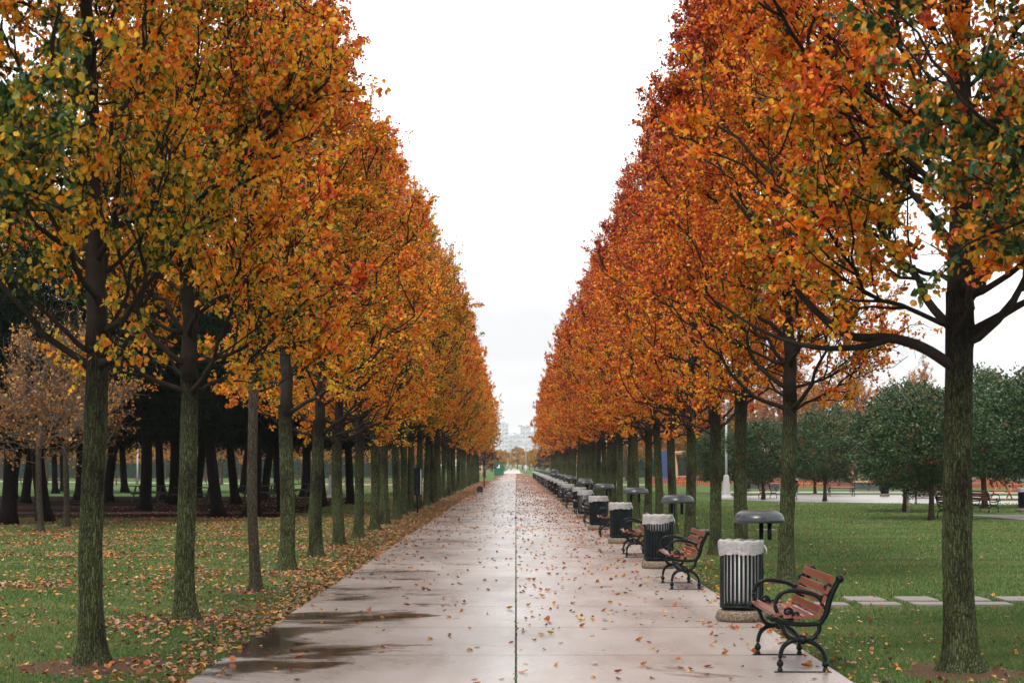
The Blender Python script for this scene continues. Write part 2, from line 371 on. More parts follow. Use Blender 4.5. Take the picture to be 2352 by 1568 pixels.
def grow(seed, nleaf, lsize, z0=2.6, z1=10.4, rmax=2.3, n1=26, n2=9, n3=7, fork=2.7, tr=.118, sides=(12, 6, 4, 3),
         simple=False, trunk_mat='bark', limb_mat='limb', leaf_mat='leaf_l', upright=.5, lean=(0, 0), green=.0, name='avenue_tree', extra=None, twig_r=.0055, first=0.0, lr=1.0, px=.52, hg=.14):
    envelope = lambda z, a, b, r: globals()['envelope'](z, a, b, r, px)
    rng = np.random.default_rng(seed)
    # trunk + leader
    zz = np.concatenate([[-.05, 0, .05, .12, .25, .5], np.linspace(.65, fork+.2, 22 if sides[0] > 8 else 9)])
    ph = rng.uniform(0, 6, 4)
    def axis(z):
        z = np.asarray(z, float)
        return np.stack([lean[0]*z + .035*np.sin(z*.9+ph[0])*np.minimum(z, 1), lean[1]*z + .035*np.sin(z*.8+ph[1])*np.minimum(z, 1), z], -1)
    k = sides[0]*2; an = np.arange(k)*2*PI/k
    flare = 1 + 0.75*np.exp(-np.maximum(zz, 0)/.11) + .14*np.exp(-zz/.6)
    rad = tr*flare*(1-.03*zz)
    lob = 1 + .10*np.exp(-np.maximum(zz, 0)/.2)[:, None]*3*np.sin(an*5+ph[2])[None]**3 * .5 + .045*np.sin(an*3+ph[3]+zz[:, None]*.7) + rng.normal(size=(len(zz), k))*.018
    for q_ in range(6):
        kz, ka, kr = rng.uniform(.5, fork), rng.uniform(0, 6.28), rng.uniform(.08, .2)
        da = np.abs((an-ka+PI) % (2*PI)-PI)
        lob += rng.choice([1, 1, -.6])*kr*np.exp(-((zz[:, None]-kz)/.10)**2-(da[None]/.45)**2)
    A = axis(zz)
    V = A[:, None, :] + np.stack([rad[:, None]*lob*np.cos(an), rad[:, None]*lob*np.sin(an), np.zeros((len(zz), k))], -1)
    tm = MB(); i = np.arange(len(zz)-1)[:, None]*k; j = np.arange(k)[None]; j2 = (j+1) % k
    tm.add(V.reshape(-1, 3), np.stack([i+j, i+j2, i+k+j2, i+k+j], -1).reshape(-1, 4))
    trunk = tm.mesh('trunk', M[trunk_mat])
    bm_ = MB()
    lz = np.linspace(fork, z1*.93, 22); LP = axis(lz)+np.cumsum(rng.normal(size=(22, 3))*[.02, .02, 0], 0)
    LR = tr*.84*np.linspace(1, .02, 22)**1.25+.008; bm_.tubes(LP[None], LR[None], sides[1]+2)
    # primary limbs
    zs = np.sort(fork-.25 + (z1*.86-fork)*rng.uniform(0, 1, n1)**1.25)
    az = np.arange(n1)*2.399963 + rng.uniform(-.4, .4, n1) + first
    ze = np.minimum(zs + .5 + rng.uniform(.2, 1.0, n1)*(z1-zs)*upright, z1-.15)
    low = zs < fork+.5
    ze = np.where(low & (rng.uniform(size=n1) < .5), zs+rng.uniform(.6, 2.0, n1), ze)
    re = envelope(ze, z0, z1, rmax)*rng.uniform(.72, 1.0, n1)
    st = np.stack([np.interp(zs, lz, LP[:, 0]), np.interp(zs, lz, LP[:, 1]), zs], -1)
    out = np.stack([np.cos(az), np.sin(az), np.zeros(n1)], -1)
    en = axis(ze) + out*re[:, None]
    ctl = st + out*(re*rng.uniform(.45, .75, n1))[:, None] + np.array([0, 0, 1.])*((ze-zs)*rng.uniform(.05, .4, n1))[:, None]
    def bez(a, c, b, n, wob):
        t = np.linspace(0, 1, n)[None, :, None]
        P = (1-t)**2*a[:, None]+2*t*(1-t)*c[:, None]+t*t*b[:, None]
        L = np.linalg.norm(b-a, axis=1)[:, None, None]
        w = np.cumsum(rng.normal(size=P.shape), 1)*wob*L/math.sqrt(n); w -= w[:, :1]
        return P + w*np.sin(np.clip(t*1.6, 0, 1)*PI/2)
    P1 = bez(st, ctl, en, 13, .10)
    r0 = np.interp(zs, lz, LR)*rng.uniform(.14, .35, n1)*lr+.008*lr
    R1 = r0[:, None]*np.linspace(1, .22, 13)[None]
    R1[:, 0] *= 1.35
    bm_.tubes(P1, R1, sides[1])
    def sample(P, m, t0, t1):
        T, n, _ = P.shape
        t = rng.uniform(t0, t1, (T, m)); x = t*(n-1); i0 = np.minimum(x.astype(int), n-2); fr = (x-i0)[..., None]
        ii = np.arange(T)[:, None]
        a = P[ii, i0]; b = P[ii, i0+1]
        return (a+(b-a)*fr).reshape(-1, 3), unit(b-a).reshape(-1, 3), t.ravel()
    # secondary
    allP1 = P1
    s2, d2, t2 = sample(P1, n2, .22, 1.0)
    # from leader too
    m = 4*n2; sl, dl, tl = sample(LP[None], m, .15, 1.0); dl = unit(dl*.4+unit(rng.normal(size=dl.shape)*[1, 1, .3]))
    s2 = np.vstack([s2, sl]); d2 = np.vstack([d2, dl])
    outw = unit((s2-axis(s2[:, 2]))*[1, 1, 0]+1e-3)
    dr = unit(d2*.8+outw*.35+rng.normal(size=s2.shape)*.55+[0, 0, upright*.75])
    L2 = rng.uniform(.45, 1.25, len(s2))
    def clip(p):
        c = axis(p[:, 2]); rr = np.linalg.norm((p-c)[:, :2], axis=1); lim = envelope(p[:, 2], z0, z1, rmax)*(1+.10*np.sin(7*np.arctan2(p[:, 1], p[:, 0])+p[:, 2]*2))+rng.uniform(-.15, .28, len(p))
        k_ = np.minimum(1, lim/(rr+1e-6)); q = p.copy(); q[:, :2] = c[:, :2]+(p-c)[:, :2]*k_[:, None]; return q
    e2 = clip(s2+dr*L2[:, None]+[0, 0, .12]); c2 = s2+dr*(L2*.5)[:, None]+rng.normal(size=s2.shape)*.08
    P2 = bez(s2, c2, e2, 7, .10)
    bm_.tubes(P2, np.full((len(P2), 1), .013)*rng.uniform(.7, 1.3, (len(P2), 1))*np.linspace(1, .35, 7)[None], sides[2], cap=False)
    # twigs
    s3, d3, t3 = sample(P2, n3, .25, 1.0)
    outw = unit((s3-axis(s3[:, 2]))*[1, 1, 0]+1e-3)
    dr3 = unit(d3*.6+outw*.25+rng.normal(size=s3.shape)*.6+[0, 0, upright*.6])
    L3 = rng.uniform(.18, .55, len(s3)); tops = (s3[:, 2] > z1*.72) & (rng.uniform(size=len(s3)) < .12); 
    dr3[tops] = unit(dr3[tops]*.3+[0, 0, 1.2]); L3[tops] *= 1.6
    e3 = s3+dr3*L3[:, None]
    P3 = bez(s3, s3+dr3*(L3*.5)[:, None]+rng.normal(size=s3.shape)*.03, e3, 4, .05)
    bm_.tubes(P3, np.full((len(P3), 1), twig_r)*np.linspace(1, .45, 4)[None], sides[3], cap=False)
    if extra is not None: extra(bm_, rng, axis)
    limbs = bm_.mesh('branches', M[limb_mat])
    # leaves
    wt = rng.uniform(.1, 1, len(P3))**1.6; cn = sines(rng, 6, .9)(P3[:, 2]); wt *= np.clip(.75+cn*.9, .12, 2)
    ix = rng.choice(len(P3), nleaf, p=wt/wt.sum()); tt = rng.beta(1.8, 1.0, nleaf)*.98*3; i0 = np.minimum(tt.astype(int), 2)
    C = P3[ix, i0]+(P3[ix, i0+1]-P3[ix, i0])*(tt-i0)[:, None]+rng.normal(size=(nleaf, 3))*.026
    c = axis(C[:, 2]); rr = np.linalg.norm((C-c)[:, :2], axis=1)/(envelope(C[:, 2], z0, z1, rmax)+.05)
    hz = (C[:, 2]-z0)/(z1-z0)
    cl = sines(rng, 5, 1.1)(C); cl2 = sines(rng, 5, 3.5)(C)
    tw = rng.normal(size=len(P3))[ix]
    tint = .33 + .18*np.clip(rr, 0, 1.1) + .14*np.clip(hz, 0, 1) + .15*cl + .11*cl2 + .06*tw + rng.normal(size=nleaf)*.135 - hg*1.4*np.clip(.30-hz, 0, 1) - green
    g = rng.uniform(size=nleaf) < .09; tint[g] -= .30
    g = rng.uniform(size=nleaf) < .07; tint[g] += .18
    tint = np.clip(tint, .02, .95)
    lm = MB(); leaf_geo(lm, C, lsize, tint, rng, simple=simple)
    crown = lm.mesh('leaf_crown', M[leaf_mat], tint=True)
    return dict(trunk=trunk, branches=limbs, crown=crown, name=name)

def plant(var, x, y, label, cat='tree', group=None, s=(1, 1, 1), rz=None, leaf=None, tilt=(0, 0), name=None, trunk=None):
    o = empty(name or var['name'], (x, y, 0), random.uniform(0, 6.28) if rz is None else rz)
    o.scale = s; o.rotation_euler[0] = tilt[0]; o.rotation_euler[1] = tilt[1]
    for pn, key in (('trunk', 'trunk'), ('branches', 'branches'), ('crown', 'crown')):
        if var.get(key) is None: continue
        c = bpy.data.objects.new(pn, var[key]); COL.objects.link(c); c.parent = o
        if key == 'crown' and leaf: c.material_slots[0].link = 'OBJECT'; c.material_slots[0].material = M[leaf]
    return props(o, label, cat, group)

ORD = ['first', 'second', 'third', 'fourth', 'fifth', 'sixth', 'seventh', 'eighth', 'ninth', 'tenth', 'eleventh', 'twelfth',
       'thirteenth', 'fourteenth', 'fifteenth', 'sixteenth', 'seventeenth', 'eighteenth', 'nineteenth', 'twentieth']

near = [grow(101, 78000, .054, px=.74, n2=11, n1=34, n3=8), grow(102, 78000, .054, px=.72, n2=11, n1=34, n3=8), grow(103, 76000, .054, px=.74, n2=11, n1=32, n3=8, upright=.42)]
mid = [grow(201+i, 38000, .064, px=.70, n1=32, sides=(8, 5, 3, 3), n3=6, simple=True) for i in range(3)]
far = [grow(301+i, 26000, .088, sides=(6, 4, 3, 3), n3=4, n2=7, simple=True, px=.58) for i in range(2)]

soil_spots = []
GL = 'trees of the left avenue row'; GR = 'trees of the right avenue row'
# left row
Lpos = [11.5] + [16.0+4.66*i for i in range(37)]
Ljx = {1: -3.66, 2: -3.70, 3: -3.68, 4: -3.72, 5: -3.73, 6: -3.76, 7: -3.74}
thin = grow(131, 9000, .085, z0=2.5, z1=6.6, rmax=1.5, n1=16, n2=7, n3=5, fork=2.75, tr=.070, sides=(8, 5, 3, 3), trunk_mat='bark_thin', lean=(-.012, 0))
for i, D in enumerate(Lpos):
    x = Ljx.get(i, -3.74+random.uniform(-.08, .08))
    if i == 3:
        plant(thin, x+.12, D, 'slender young tree with a thin grey-brown trunk, third trunk in the left row', group=GL, rz=0); soil_spots.append((x, D, .5)); continue
    var = near[(i+1) % 3] if i <= 2 else (near[i % 3] if i == 4 else (mid[i % 3] if D < 85 else far[i % 2]))
    s = random.uniform(.92, 1.07); ts = random.uniform(.92, 1.09)
    if i == 0: lab = 'tree outside the left edge, its dark green crown filling the top left corner'
    elif i == 1: lab = 'mossy trunk nearest the left edge with a patch of bare soil at its foot'
    elif i == 2: lab = 'second mossy-trunked tree of the left row, many steep limbs from its fork'
    elif i <= 14: lab = 'green mossy trunk under gold leaves, %s tree of the left row counted from the front' % ORD[i-1]
    else: lab = 'distant mossy tree in the closely spaced far part of the left row'
    leaf = 'leaf_g' if i in (0, 10, 17) else ('leaf_l' if D < 90 else 'leaf_lf')
    plant(var, x, D, lab, group=GL, s=((s*.95,)*2 if i < 8 else (s*1.0,)*2)+(ts*(.92 if 3 < i < 8 else 1),), leaf=leaf, tilt=(0, random.uniform(-.008, .008)))
    if i < 9: soil_spots.append((x, D, .75 if i in (1, 2) else .45))
# right row
def big_limb(bm_, rng, axis):
    # long low limb of the nearest right-hand tree, reaching over the path
    P = smooth_path([(-.06, 0, 2.55), (-.35, -.05, 2.72), (-.62, -.05, 2.80), (-.95, 0, 2.82), (-1.2, .05, 3.0), (-1.5, .1, 3.35), (-1.75, .1, 3.75), (-2.0, .15, 4.1)])
    bm_.tubes(P[None], np.linspace(.052, .012, len(P))[None], 8)
    P = smooth_path([(-.62, -.05, 2.80), (-.9, -.1, 2.72), (-1.3, -.12, 2.72), (-1.7, -.1, 2.85), (-2.1, -.1, 3.1)])
    bm_.tubes(P[None], np.linspace(.034, .009, len(P))[None], 7)
    P = smooth_path([(.05, 0, 2.85), (.4, 0, 3.05), (.75, .1, 3.25), (1.3, .2, 3.7)])
    bm_.tubes(P[None], np.linspace(.045, .01, len(P))[None], 7)
nearR = grow(141, 72000, .056, px=.72, n2=12, n1=34, n3=8, fork=3.0, z0=2.75, tr=.125, lean=(-.020, 0), extra=big_limb, upright=.5)
Rpos = [(6.9, 4.05), (11.0, 3.85), (15.5, 3.74), (27.1, 3.96), (31.6, 3.86), (35.6, 3.84), (41.0, 3.85), (46.2, 3.9), (49.6, 3.8), (53.6, 3.85), (58.8, 3.8), (62.6, 3.85), (67.6, 3.8)] + [(72.2+4.66*i, 3.83) for i in range(28)]
for i, (D, x) in enumerate(Rpos):
    x += random.uniform(-.04, .04) if i > 5 else 0
    var = nearR if i == 2 else (near[i % 3] if i < 5 else (mid[i % 3] if D < 85 else far[i % 2]))
    s = random.uniform(.95, 1.06); ts = random.uniform(.95, 1.08); kw = {}
    if i == 0: lab = 'very near out-of-focus red and gold branches filling the top right corner'
    elif i == 1: lab = 'tree outside the right edge, long dark limb and mixed green and orange leaves'
    elif i == 2: lab = 'dark trunk nearest the right edge with one long limb reaching left'; kw = dict(rz=0); s = ts = 1
    elif i == 3: lab = 'mossy trunk just behind the front litter bin and bench'
    elif i <= 14: lab = 'mossy trunk under orange-red leaves, %s tree of the right row counted from the front' % ORD[i-2]
    else: lab = 'distant orange-crowned tree in the closely spaced far part of the right row'
    leaf = 'leaf_r' if D < 60 else 'leaf_rf'
    if i in (0, 1): leaf = 'leaf_rg'
    plant(var, x, D, lab, group=GR, s=(s*(.94 if 2 < i < 13 else 1.0),)*2+(ts*(.96 if 2 < i < 13 else 1),), leaf=leaf, tilt=(0, random.uniform(-.008, .008)), **kw)
    if 2 <= i < 9: soil_spots.append((x, D, .65 if i == 2 else .45))

# ------------------------------------------------------------------ ground
PL, PR = -2.60, 2.66
def sheet(name, pts, z, mat, kind='structure', **kw):
    mb = MB(); V = [(x, y, z) for x, y in pts]; mb.add(V, np.array([list(range(len(V)))]), False)
    o = mb.obj(name, M[mat]); return props(o, kind=kind, **kw)
sheet('lawn', [(-590, -15), (590, -15), (590, 2690), (-590, 2690)], 0, 'lawn')
mb = MB()
for a, b in ((PL, -.009), (.009, PR)):
    ys = [-12, 60, 230]
    for y0, y1 in zip(ys, ys[1:]):
        mb.box(((a+b)/2, (y0+y1)/2, .012), (b-a, y1-y0, .044))
mb.box((0, 0, 0), (.001, .001, .001)) if 0 else mb.add(np.array([(PL, 230, .034), (PR, 230, .034), (1.0, 380, .034), (1.0, 700, .034), (PL, 700, .034)]), np.array([[0, 1, 2, 3, 4]]), False)
o = mb.obj('path', M['path']); props(o, kind='structure')
sheet('seam_joint', [(-.0125, -12), (.0125, -12), (.0125, 230), (-.0125, 230)], .022, 'seam')
# moss and grit lumps in the seam
mb = MB(); rng = np.random.default_rng(5); n = 1100
y = 12+rng.uniform(0, 1, n)**1.6*110; C = np.stack([rng.normal(0, .007, n), y, np.full(n, .022)], -1)
leaf_geo(mb, C, .024, rng.uniform(0, .8, n), rng, droop=-.8, simple=True); props(mb.obj('seam_moss', M['grass'], tint=True), 'green moss growing along the centre seam of the path', 'moss', kind='stuff')
# soil round trunks
mb = MB(); rng = np.random.default_rng(6)
for (x, y, r) in soil_spots:
    k = 40; an = np.arange(k)*2*PI/k; rr = r*(1+.22*np.sin(an*3+rng.uniform(0, 6))+.12*np.sin(an*7+rng.uniform(0, 6))+rng.normal(size=k)*.05)
    V = [(x, y, .03)] + [(x+a*rr_*.95*math.cos(t), y+a*rr_*1.25*math.sin(t), z) for a, z in ((.6, .016), (1, -.004)) for t, rr_ in zip(an, rr)]
    F3 = [[0, 1+i, 1+(i+1) % k] for i in range(k)]; F4 = [[1+i, 1+k+i, 1+k+(i+1) % k, 1+(i+1) % k] for i in range(k)]
    mb.add(V, [np.array(F3), np.array(F4)])
props(mb.obj('bare_soil', M['soil']), kind='structure')
# pine grove floor, side paths, plaza
sheet('pine_floor', [(-60, 56), (-7.6, 61), (-7.4, 75), (-8, 98), (-60, 110)], .004, 'pinefloor')
sheet('side_path', [(-60, 66.0), (PL-.01, 66.0), (PL-.01, 67.2), (-60, 67.2)], .010, 'sidepath')
sheet('side_path', [(-60, 50), (-13.3, 50), (-11.2, 53.2), (-60, 58)], .009, 'sidepath')
sheet('side_path', [(-60, 82), (-8, 82), (-8, 82.8), (-60, 82.8)], .008, 'sidepath')
sheet('side_path', [(-60, 190), (PL-.01, 150), (PL-.01, 156), (-60, 198)], .008, 'plaza')
def blob(pts): return [tuple(p[:2]) for p in smooth_path([(a, b, 0) for a, b in pts], 4)][:-1]
sheet('plaza', blob([(10.2, 93), (12, 88), (16, 84), (24, 79), (34, 74), (60, 70), (60, 84), (34, 84), (24, 88), (21.5, 91), (24, 95), (34, 93), (60, 92), (60, 100), (30, 102), (20, 106), (13.5, 104), (10.5, 98), (10.2, 93)]), .006, 'plaza')
sheet('plaza', [(16, 57.5), (60, 54), (60, 64.5), (15.6, 64)], .008, 'plaza')
sheet('plaza', [(12, 113), (60, 110), (60, 121), (13, 119)], .008, 'plaza')
sheet('plaza', [(PR+.01, 150), (60, 190), (60, 196), (PR+.01, 157)], .008, 'plaza')
# stepping stones
mb = None
def stone(x, y, w=.46, d=.62, label='', rz=0):
    m_ = MB(); k = 16; an = np.arange(k)*2*PI/k
    ex = .22; ring = [(w/2*abs(math.cos(t))**ex*math.copysign(1, math.cos(t)), d/2*abs(math.sin(t))**ex*math.copysign(1, math.sin(t))) for t in an]
    V = [(a, b, .0) for a, b in ring]+[(a, b, .03) for a, b in ring]+[(a*.95, b*.95, .036) for a, b in ring]
    F = [[i+j*k, (i+1) % k+j*k, (i+1) % k+(j+1)*k, i+(j+1)*k] for j in (0, 1) for i in range(k)]
    m_.add(V, [np.array(F), np.array([[2*k+i for i in range(k)]])], False)
    o = m_.obj('stepping_stone', M['stone']); o.location = (x, y, 0); o.rotation_euler[2] = rz
    props(o, label, 'stepping stone', 'stepping stones in the right lawn')
wrds = ['leftmost, beside the front bench', 'second from the bench', 'behind the dark near trunk', 'rightmost, at the right edge']
stones = []
for j, (u0, v) in enumerate([(1984, 1379), (2104, 1379), (2222, 1379), (2338, 1379)]):
    x, y = gp(u0, v); stone(x, y, .47, .70, 'flat pale stone slab in the far row of the lawn, '+wrds[j]); stones.append((x, y))
for j, (u0, v) in enumerate([(1900, 1391), (2020, 1390), (2140, 1390), (2273, 1390)]):
    x, y = gp(u0, v); stone(x, y, .50, .42, 'flat pale stone slab in the near row of the lawn, '+wrds[j]); stones.append((x, y))
for j, (u0, v) in enumerate([(1600, 1219), (1640, 1219), (1760, 1218)]):
    x, y = gp(u0, v); stone(x, y, .5, .6, 'small pale slab far across the lawn, '+['left of a mossy trunk', 'middle one of three', 'rightmost of three'][j]); stones.append((x, y))

# ------------------------------------------------------------------ grass blades
def ok_mask(x, y):
    m_ = ~((x > PL-.01) & (x < PR+.01))
    for sx, sy, r in soil_spots:
        d = np.hypot((x-sx), (y-sy)/1.25); m_ &= (d > r*.85) | (RNG.uniform(size=len(x)) < .12)
    for sx, sy in stones: m_ &= ~((abs(x-sx) < .26) & (abs(y-sy) < .33))
    m_ &= ~((x > 9) & (y > 83)); m_ &= ~((x > 15) & (y > 53) & (y < 66)); m_ &= ~((x < 0) & (y > 55.5) & (x < -7.8)); m_ &= ~((x < 0) & (y > 65.9) & (y < 68.1))
    return m_
mb = MB()
def grass_zone(n, y0, y1, h, w, side, pw):
    y = y0+(y1-y0)*RNG.uniform(0, 1, n)**pw
    lim = y*.285+.3
    if side < 0: x = -2.6-RNG.uniform(0, 1, n)*(lim-2.55)
    else: x = 2.66+RNG.uniform(0, 1, n)*(lim-2.6)
    k = ok_mask(x, y) & (lim > 2.6); x, y = x[k], y[k]; n = len(x)
    a = RNG.uniform(0, 2*PI, n); ww = w*RNG.uniform(.6, 1.3, n); hh = h*RNG.uniform(.5, 1.3, n); l = RNG.normal(size=(n, 2))*.45*hh[:, None]
    z = np.zeros(n)
    V = np.stack([np.stack([x-np.cos(a)*ww, y-np.sin(a)*ww, z], -1), np.stack([x+np.cos(a)*ww, y+np.sin(a)*ww, z], -1), np.stack([x+l[:, 0], y+l[:, 1], hh], -1)], 1)
    t = np.clip(RNG.beta(2, 2.2, n), 0, .9); dry = RNG.uniform(size=n) < .05; t[dry] = RNG.uniform(.93, 1, dry.sum())
    mb.add(V.reshape(-1, 3), np.arange(n*3).reshape(-1, 3), False, np.repeat(t, 3))
for sd in (-1, 1):
    grass_zone(90000, 11.5, 21, .036, .0042, sd, .8)
    grass_zone(130000, 18, 34, .038, .006, sd, .8)
    grass_zone(90000, 26, 52, .040, .009, sd, .8)
    grass_zone(90000, 38, 78, .044, .013, sd, .8)
    grass_zone(60000, 60, 125, .05, .02, sd, .8)
props(mb.obj('grass', M['grass'], tint=True), 'short green lawn grass on both sides of the path', 'grass', kind='stuff')

# ------------------------------------------------------------------ fallen leaves
def litter_geo(C, size, rng):
    n = len(C); a = rng.uniform(0, 2*PI, n); ax = np.stack([np.cos(a), np.sin(a), rng.normal(size=n)*.25], -1); ax = unit(ax)
    up = unit(np.stack([rng.normal(size=n)*.5, rng.normal(size=n)*.5, np.ones(n)], -1)); sd = unit(np.cross(up, ax)); nm = np.cross(ax, sd)
    L = (size*rng.uniform(.6, 1.25, n))[:, None]; W = L*.38*rng.uniform(.6, 1.2, n)[:, None]; f = rng.uniform(-.1, 1.3, n)[:, None]*W; cu = rng.uniform(-.1, .8, n)[:, None]*L
    B = C-ax*L*.5
    V = np.stack([B+nm*cu*.25, B+ax*L*.25+sd*W+nm*f, B+ax*L*.68+sd*W*.85+nm*(f+cu*.2), B+ax*L+nm*cu*.6, B+ax*L*.68-sd*W*.85+nm*(f+cu*.2), B+ax*L*.25-sd*W+nm*f, B+ax*L*.5], 1)
    V[:, :, 2] = np.maximum(V[:, :, 2], C[:, None, 2]+.002)
    q = np.array([[0, 1, 2, 6], [6, 2, 3, 4], [0, 6, 4, 5]])
    return V, q
def litter(name, x, y, z, size, label, w):
    rng = RNG; n = len(x); C = np.stack([x, y, z], -1); V, q = litter_geo(C, size, rng)
    F = (q[None]+(np.arange(n)*7)[:, None, None]).reshape(-1, 4); mb = MB(); mb.add(V.reshape(-1, 3), F, False)
    ci = rng.choice(len(LEAFCOL), n, p=np.array(w)/sum(w)); c = np.array(LEAFCOL)[ci]*rng.uniform(.7, 1.2, (n, 1)); c = np.hstack([c, np.ones((n, 1))])
    o = mb.obj(name, M['litter'], color=np.repeat(c, 7, 0)); return props(o, label, 'leaves', kind='stuff')
def dens_left(x, y):
    b = np.sin(y*1.35+.25*x+np.sin(x*1.1)*.8)+.6*np.sin(y*.62-.3*x+1.3)+.5*np.sin(x*3.1+y*.4)
    d = .10+.30*np.clip(b, 0, 2)**1.8 + 2.2*np.exp(-np.abs(x-PL+.05)/.30)+.35*np.exp(-np.abs(x-PL)/1.0)+.5*np.clip(np.sin(y*.9+2)*np.sin(x*.7+y*.2), 0, 1)**3
    return np.clip(d/1.5, 0, 1)
n = 240000; y = 12+RNG.uniform(0, 1, n)**.8*180; lim = np.minimum(y*.29+.3, 16); x = -2.58-RNG.uniform(0, 1, n)*(lim-2.5)
p = dens_left(x, y)*np.where(y < 60, 1, np.where(x > -6, .8, .1))*(lim-2.5)/13.5*3; k = (RNG.uniform(size=n) < p) & (lim > 2.6)
litter('leaf_litter', x[k], y[k], np.full(k.sum(), .02)+RNG.uniform(0, .02, k.sum()), .062, 'orange and brown fallen leaves strewn over the left lawn', [3, 4, 3, 3, 1.5, 2, 5, 5, 2])
n = 60000; y = 12+RNG.uniform(0, 1, n)**.9*110; lim = np.minimum(y*.29+.3, 14); x = 2.68+RNG.uniform(0, 1, n)*(lim-2.6)
d = .012+.55*np.exp(-(x-PR)/.45)+.10*np.exp(-(x-PR)/1.6)+.12*np.exp(-np.hypot(x-4, y-14)/1.2); k = (RNG.uniform(size=n) < d*(lim-2.6)/11*2.4) & (lim > 2.7)
litter('leaf_litter', x[k], y[k], np.full(k.sum(), .02)+RNG.uniform(0, .015, k.sum()), .058, 'scattered brown and yellow fallen leaves on the right lawn', [3, 3, 2, 4, 3, 2, 3, 2, 4])
# path leaves: stuff beyond, individuals in front
n = 190000; y = 13.5+RNG.uniform(0, 1, n)**.85*330; x = PL+RNG.uniform(0, 1, n)*(PR-PL)
yy = np.clip((y-30)/70, 0, 1)
side = np.exp(-(PR-x)/.75); sl = np.exp(-(x-PL)/.38)
cl = .5+.5*np.sin(x*2.3+y*.9+np.sin(y*.37)*2)*np.sin(y*.41+x)
d = .035+.035*(x > 0)+(.16+.5*yy)*side*cl*1.8+.22*yy*(x > 0)*cl+sl*(.35+.5*yy)*cl
k = (RNG.uniform(size=n) < d*np.where(y < 24, .95, 1.)) & (x < np.where(y > 230, 2.6-(y-230)*.012, 9))
x, y = x[k], y[k]; o_ = np.argsort(y); x, y = x[o_], y[o_]; NI = 290
litter('leaf_litter', x[NI:], y[NI:], np.full(len(x)-NI, .037), .066, 'fallen leaves scattered along the middle and far path', [3, 5, 4, 5, 3, 1.5, 2, 2, 3])
rng = np.random.default_rng(77); lmesh = []
M['litter_obj'] = M['litter']
for ci in range(len(LEAFCOL)):
    row = []
    for v_ in range(3):
        V, q = litter_geo(np.zeros((1, 3)), .072, rng); m_ = MB(); m_.add(V.reshape(-1, 3), q, False)
        row.append(m_.mesh('fallen_leaf', M['litter'], color=np.tile(np.array([*LEAFCOL[ci], 1.]), (7, 1))))
    lmesh.append(row)
wts = [3, 4, 3, 3, 2.5, 1.5, 1.5, 1, 3]
for i in range(NI):
    ci = random.choices(range(9), wts)[0]; o = bpy.data.objects.new('fallen_leaf', lmesh[ci][random.randrange(3)]); COL.objects.link(o)
    o.location = (x[i], y[i], .036); o.rotation_euler[2] = random.uniform(0, 6.28); o.scale = (random.uniform(.7, 1.2),)*3
    where = 'left half' if x[i] < -.1 else ('right half' if x[i] < 1.7 else 'right edge, near the benches')
    props(o, '%s fallen leaf lying on the wet path, %s' % (LC_NAME[ci], where), 'leaf', 'fallen leaves on the near path')

